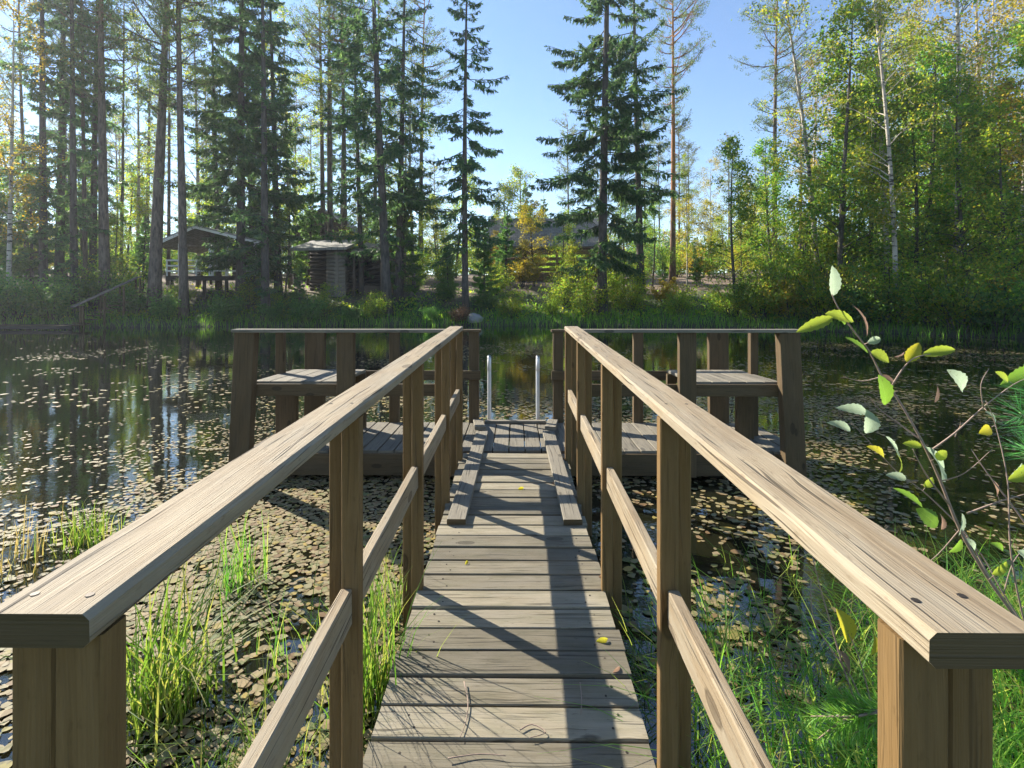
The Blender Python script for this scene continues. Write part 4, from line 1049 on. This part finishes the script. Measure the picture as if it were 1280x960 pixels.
LR = random.Random(4)
for (ax, ay, bx, by, c) in [(1262, 480, 1246, 468, 'lime'), (1272, 476, 1280, 455, 'green'), (1225, 508, 1238, 522, 'pale'), (1258, 690, 1242, 680, 'green'), (1256, 600, 1270, 584, 'pale'), (1240, 530, 1226, 538, 'yellow'),
                            (1205, 668, 1190, 684, 'green'), (1222, 690, 1210, 676, 'pale'), (1232, 722, 1250, 706, 'lime'), (1150, 612, 1160, 600, 'lime'), (1270, 760, 1286, 744, 'green'), (1245, 625, 1240, 606, 'brown'),
                            (1078, 430, 1094, 424, 'pale'), (1060, 408, 1048, 398, 'green'), (1160, 575, 1176, 566, 'lime'), (1190, 545, 1196, 530, 'brown'), (1290, 700, 1274, 690, 'pale')]:
    e = LR.uniform(-.05, .05); mid_ = ((ax*2+bx)/3, (ay*2+by)/3)
    twig('stalk', [q(ax, ay, e*.5), q(mid_[0], mid_[1], e)], .0012, .0008, sap, M['twig'])
    leaf(sap, q(mid_[0], mid_[1], e), q(bx+(bx-ax)*.35, by+(by-ay)*.35, e+LR.uniform(-.01, .01)), LR.uniform(9, 13)/640*DS, c, LR.uniform(0, 1), LR.uniform(.1, .6), LR.uniform(.15, .5))
for pts in ([(1100, 470, 0), (1075, 476, .03), (1052, 470, .05)], [(1196, 660, 0), (1170, 690, .03), (1152, 704, .04)], [(1172, 600, 0), (1202, 590, -.03), (1236, 560, -.05)], [(1285, 800, 0), (1250, 770, .02), (1212, 762, .05)], [(1250, 740, .12), (1262, 700, .12), (1286, 672, .13)], [(1225, 508, -.05), (1222, 480, -.06), (1232, 460, -.06)]):
    twig('twig', [q(*p) for p in pts], .0017, .0006, sap, M['twig'])
stk = thing('dry_stalk', 'thin rusty stalk with two yellow leaves in the grass by the near right post', 'plant stalk', P3(1080, 900, 1.25))
so_ = stk.location.copy()
def q2(px, y, dd=0.): return P3(px, y, 1.25+dd)-so_
twig('stem', [q2(1080, 905), q2(1058, 850), q2(1040, 790), q2(1024, 735), q2(1014, 695)], .0026, .0012, stk, M['twig'])
twig('stem', [q2(1086, 905), q2(1062, 845), q2(1030, 800), q2(1014, 765), q2(1012, 725)], .0020, .0010, stk, M['twig'])
twig('stem', [q2(1092, 905), q2(1080, 850), q2(1068, 810), q2(1058, 790)], .0018, .0010, stk, M['twig'])
leaf(stk, q2(1064, 802), q2(1046, 760), 24/640*1.25, 'yellow', .3); leaf(stk, q2(1088, 818), q2(1092, 792), 13/640*1.25, 'yellow', .6); leaf(stk, q2(1050, 812), q2(1062, 842), 13/640*1.25, 'brown', .8)

M['needle'] = leafmat('bright_needles', [(.09, .23, .035), (.13, .29, .04), (.18, .34, .06)], trans=.3, rough=.35, spec=.5)
M['needle_blue'] = leafmat('fresh_pine_needles', [(.06, .19, .06), (.08, .24, .07), (.12, .28, .08)], trans=.3, rough=.35, spec=.5)
def sprig(name, label, root, axes, L, width, n, mat, seed, cat):
    rng = np.random.default_rng(seed); r = Vector(root); o = thing(name, label, cat, r)
    P, D = [], []; mb = MB()
    for a, b in axes:
        a = np.array(Vector(a)-r); b = np.array(Vector(b)-r); ax = (b-a)/np.linalg.norm(b-a)
        mid = (a+b)/2+rng.normal(size=3)*.006
        mb.tube([a, mid, b], [.003, .0025, .0012], 6)
        s = rng.uniform(0, 1, n)[:, None]; P.append(a+(b-a)*s)
        d = rng.normal(size=(n, 3)); d -= (d@ax)[:, None]*ax; D.append(unit(unit(d)*.85+ax*rng.uniform(.45, 1.1, n)[:, None]))
    mb.build('twig', M['twig'], o)
    P = np.concatenate(P); D = np.concatenate(D); m = len(P)
    V, Fc = kites(P, D, unit(np.cross(D, rng.normal(size=(m, 3)))), L*rng.uniform(.7, 1.15, m), np.full(m, width))
    np_obj('needles', V, Fc, mat, o); return o
d_ = 1.18
sprig('spruce_shoot', 'bright green needle shoot in the grass beside the near right post', P3(1110, 885, d_),
      [(P3(1110, 885, d_), P3(1012, 893, d_)), (P3(1080, 890, d_), P3(1020, 922, d_-.03)), (P3(1095, 886, d_), P3(1040, 868, d_+.04)), (P3(1110, 890, d_), P3(1060, 915, d_+.02))], .042, .0022, 260, M['needle'], 5, 'sprig')
d_ = 1.2
sprig('pine_sprig', 'tuft of long pine needles at the right edge behind the sapling', P3(1340, 560, d_),
      [(P3(1340, 560, d_), P3(1270, 515, d_)), (P3(1340, 590, d_), P3(1278, 560, d_+.03)), (P3(1335, 540, d_), P3(1290, 490, d_-.03))], .075, .0016, 190, M['needle_blue'], 6, 'sprig')

# ------------------------------------------------------------------ litter on the planks
def onwalk(px, y):
    d = 640*1.45/(y-357); return Vector(((px-645)/640*d, d, zw(d)+.003))
FL = {'yellow': LM['yellow'], 'brown': LM['brown']}
for px, y, ang, L, c, lab in [(746, 803, .2, .05, 'yellow', 'yellow leaf on the planks inside the rail shadow'), (767, 843, .7, .045, 'brown', 'curled tan leaf at the right end of a plank'),
                              (648, 612, .4, .045, 'yellow', 'pale leaf in the middle between the kerb boards'), (690, 605, .1, .04, 'brown', 'small leaf beside the right kerb board'),
                              (582, 706, 1.2, .03, 'yellow', 'tiny bright leaf on the sunlit planks near the left edge'), (749, 722, .4, .04, 'brown', 'rusty leaf at the right plank edge by a post'),
                              (693, 590, 2., .04, 'yellow', 'yellow leaf against the right kerb board near the deck')]:
    p = onwalk(px, y); o = leaf(None, p, p+Vector((math.cos(ang)*L, math.sin(ang)*L, .006)), L*.5, c, .2, .6, .3, 'fallen_leaf')
    o.name = 'fallen_leaf'; tagit(o, lab, 'leaf', 'fallen leaves on the boardwalk')
for pts, lab in [([(580, 855), (585, 880), (582, 905), (575, 925)], 'thin dark twig lying across planks left of centre'), ([(560, 952), (600, 945), (632, 948)], 'dark stick along the nearest plank'),
                 ([(725, 855), (727, 875), (726, 895)], 'pale straw lying in the rail shadow'), ([(650, 915), (665, 908), (682, 918), (662, 925)], 'curly bit of dry root on a near plank')]:
    tw = twig('fallen_twig', [onwalk(*p)+Vector((0, 0, rnd(.002, .006))) for p in pts], .0022, .0012, None, M['twig']); tw.name = 'fallen_twig'; tagit(tw, lab, 'twig', 'twigs on the boardwalk')

# ------------------------------------------------------------------ thin added haze standing in for lens flare and bloom
mb = MB(); hx, hy0, hy1, h0, h1 = 300, -90, 320, -4, 48
mb.v = [(-hx, hy0, h0), (hx, hy0, h0), (hx, hy1, h0), (-hx, hy1, h0), (-hx, hy0, h1), (hx, hy0, h1), (hx, hy1, h1), (-hx, hy1, h1)]
for f_ in ((0, 3, 2, 1), (4, 5, 6, 7), (0, 1, 5, 4), (1, 2, 6, 5), (2, 3, 7, 6), (3, 0, 4, 7)): mb.face(f_)
t = NT('flare_haze_air')
v_ = t.n('ShaderNodeVolumePrincipled'); v_.inputs['Color'].default_value = (.92, .95, 1, 1); v_.inputs['Density'].default_value = .0007; v_.inputs['Anisotropy'].default_value = .4
t.t.links.new(v_.outputs[0], t.out.inputs['Volume'])
kind(mb.build('flare_haze', t.m), 'stuff')
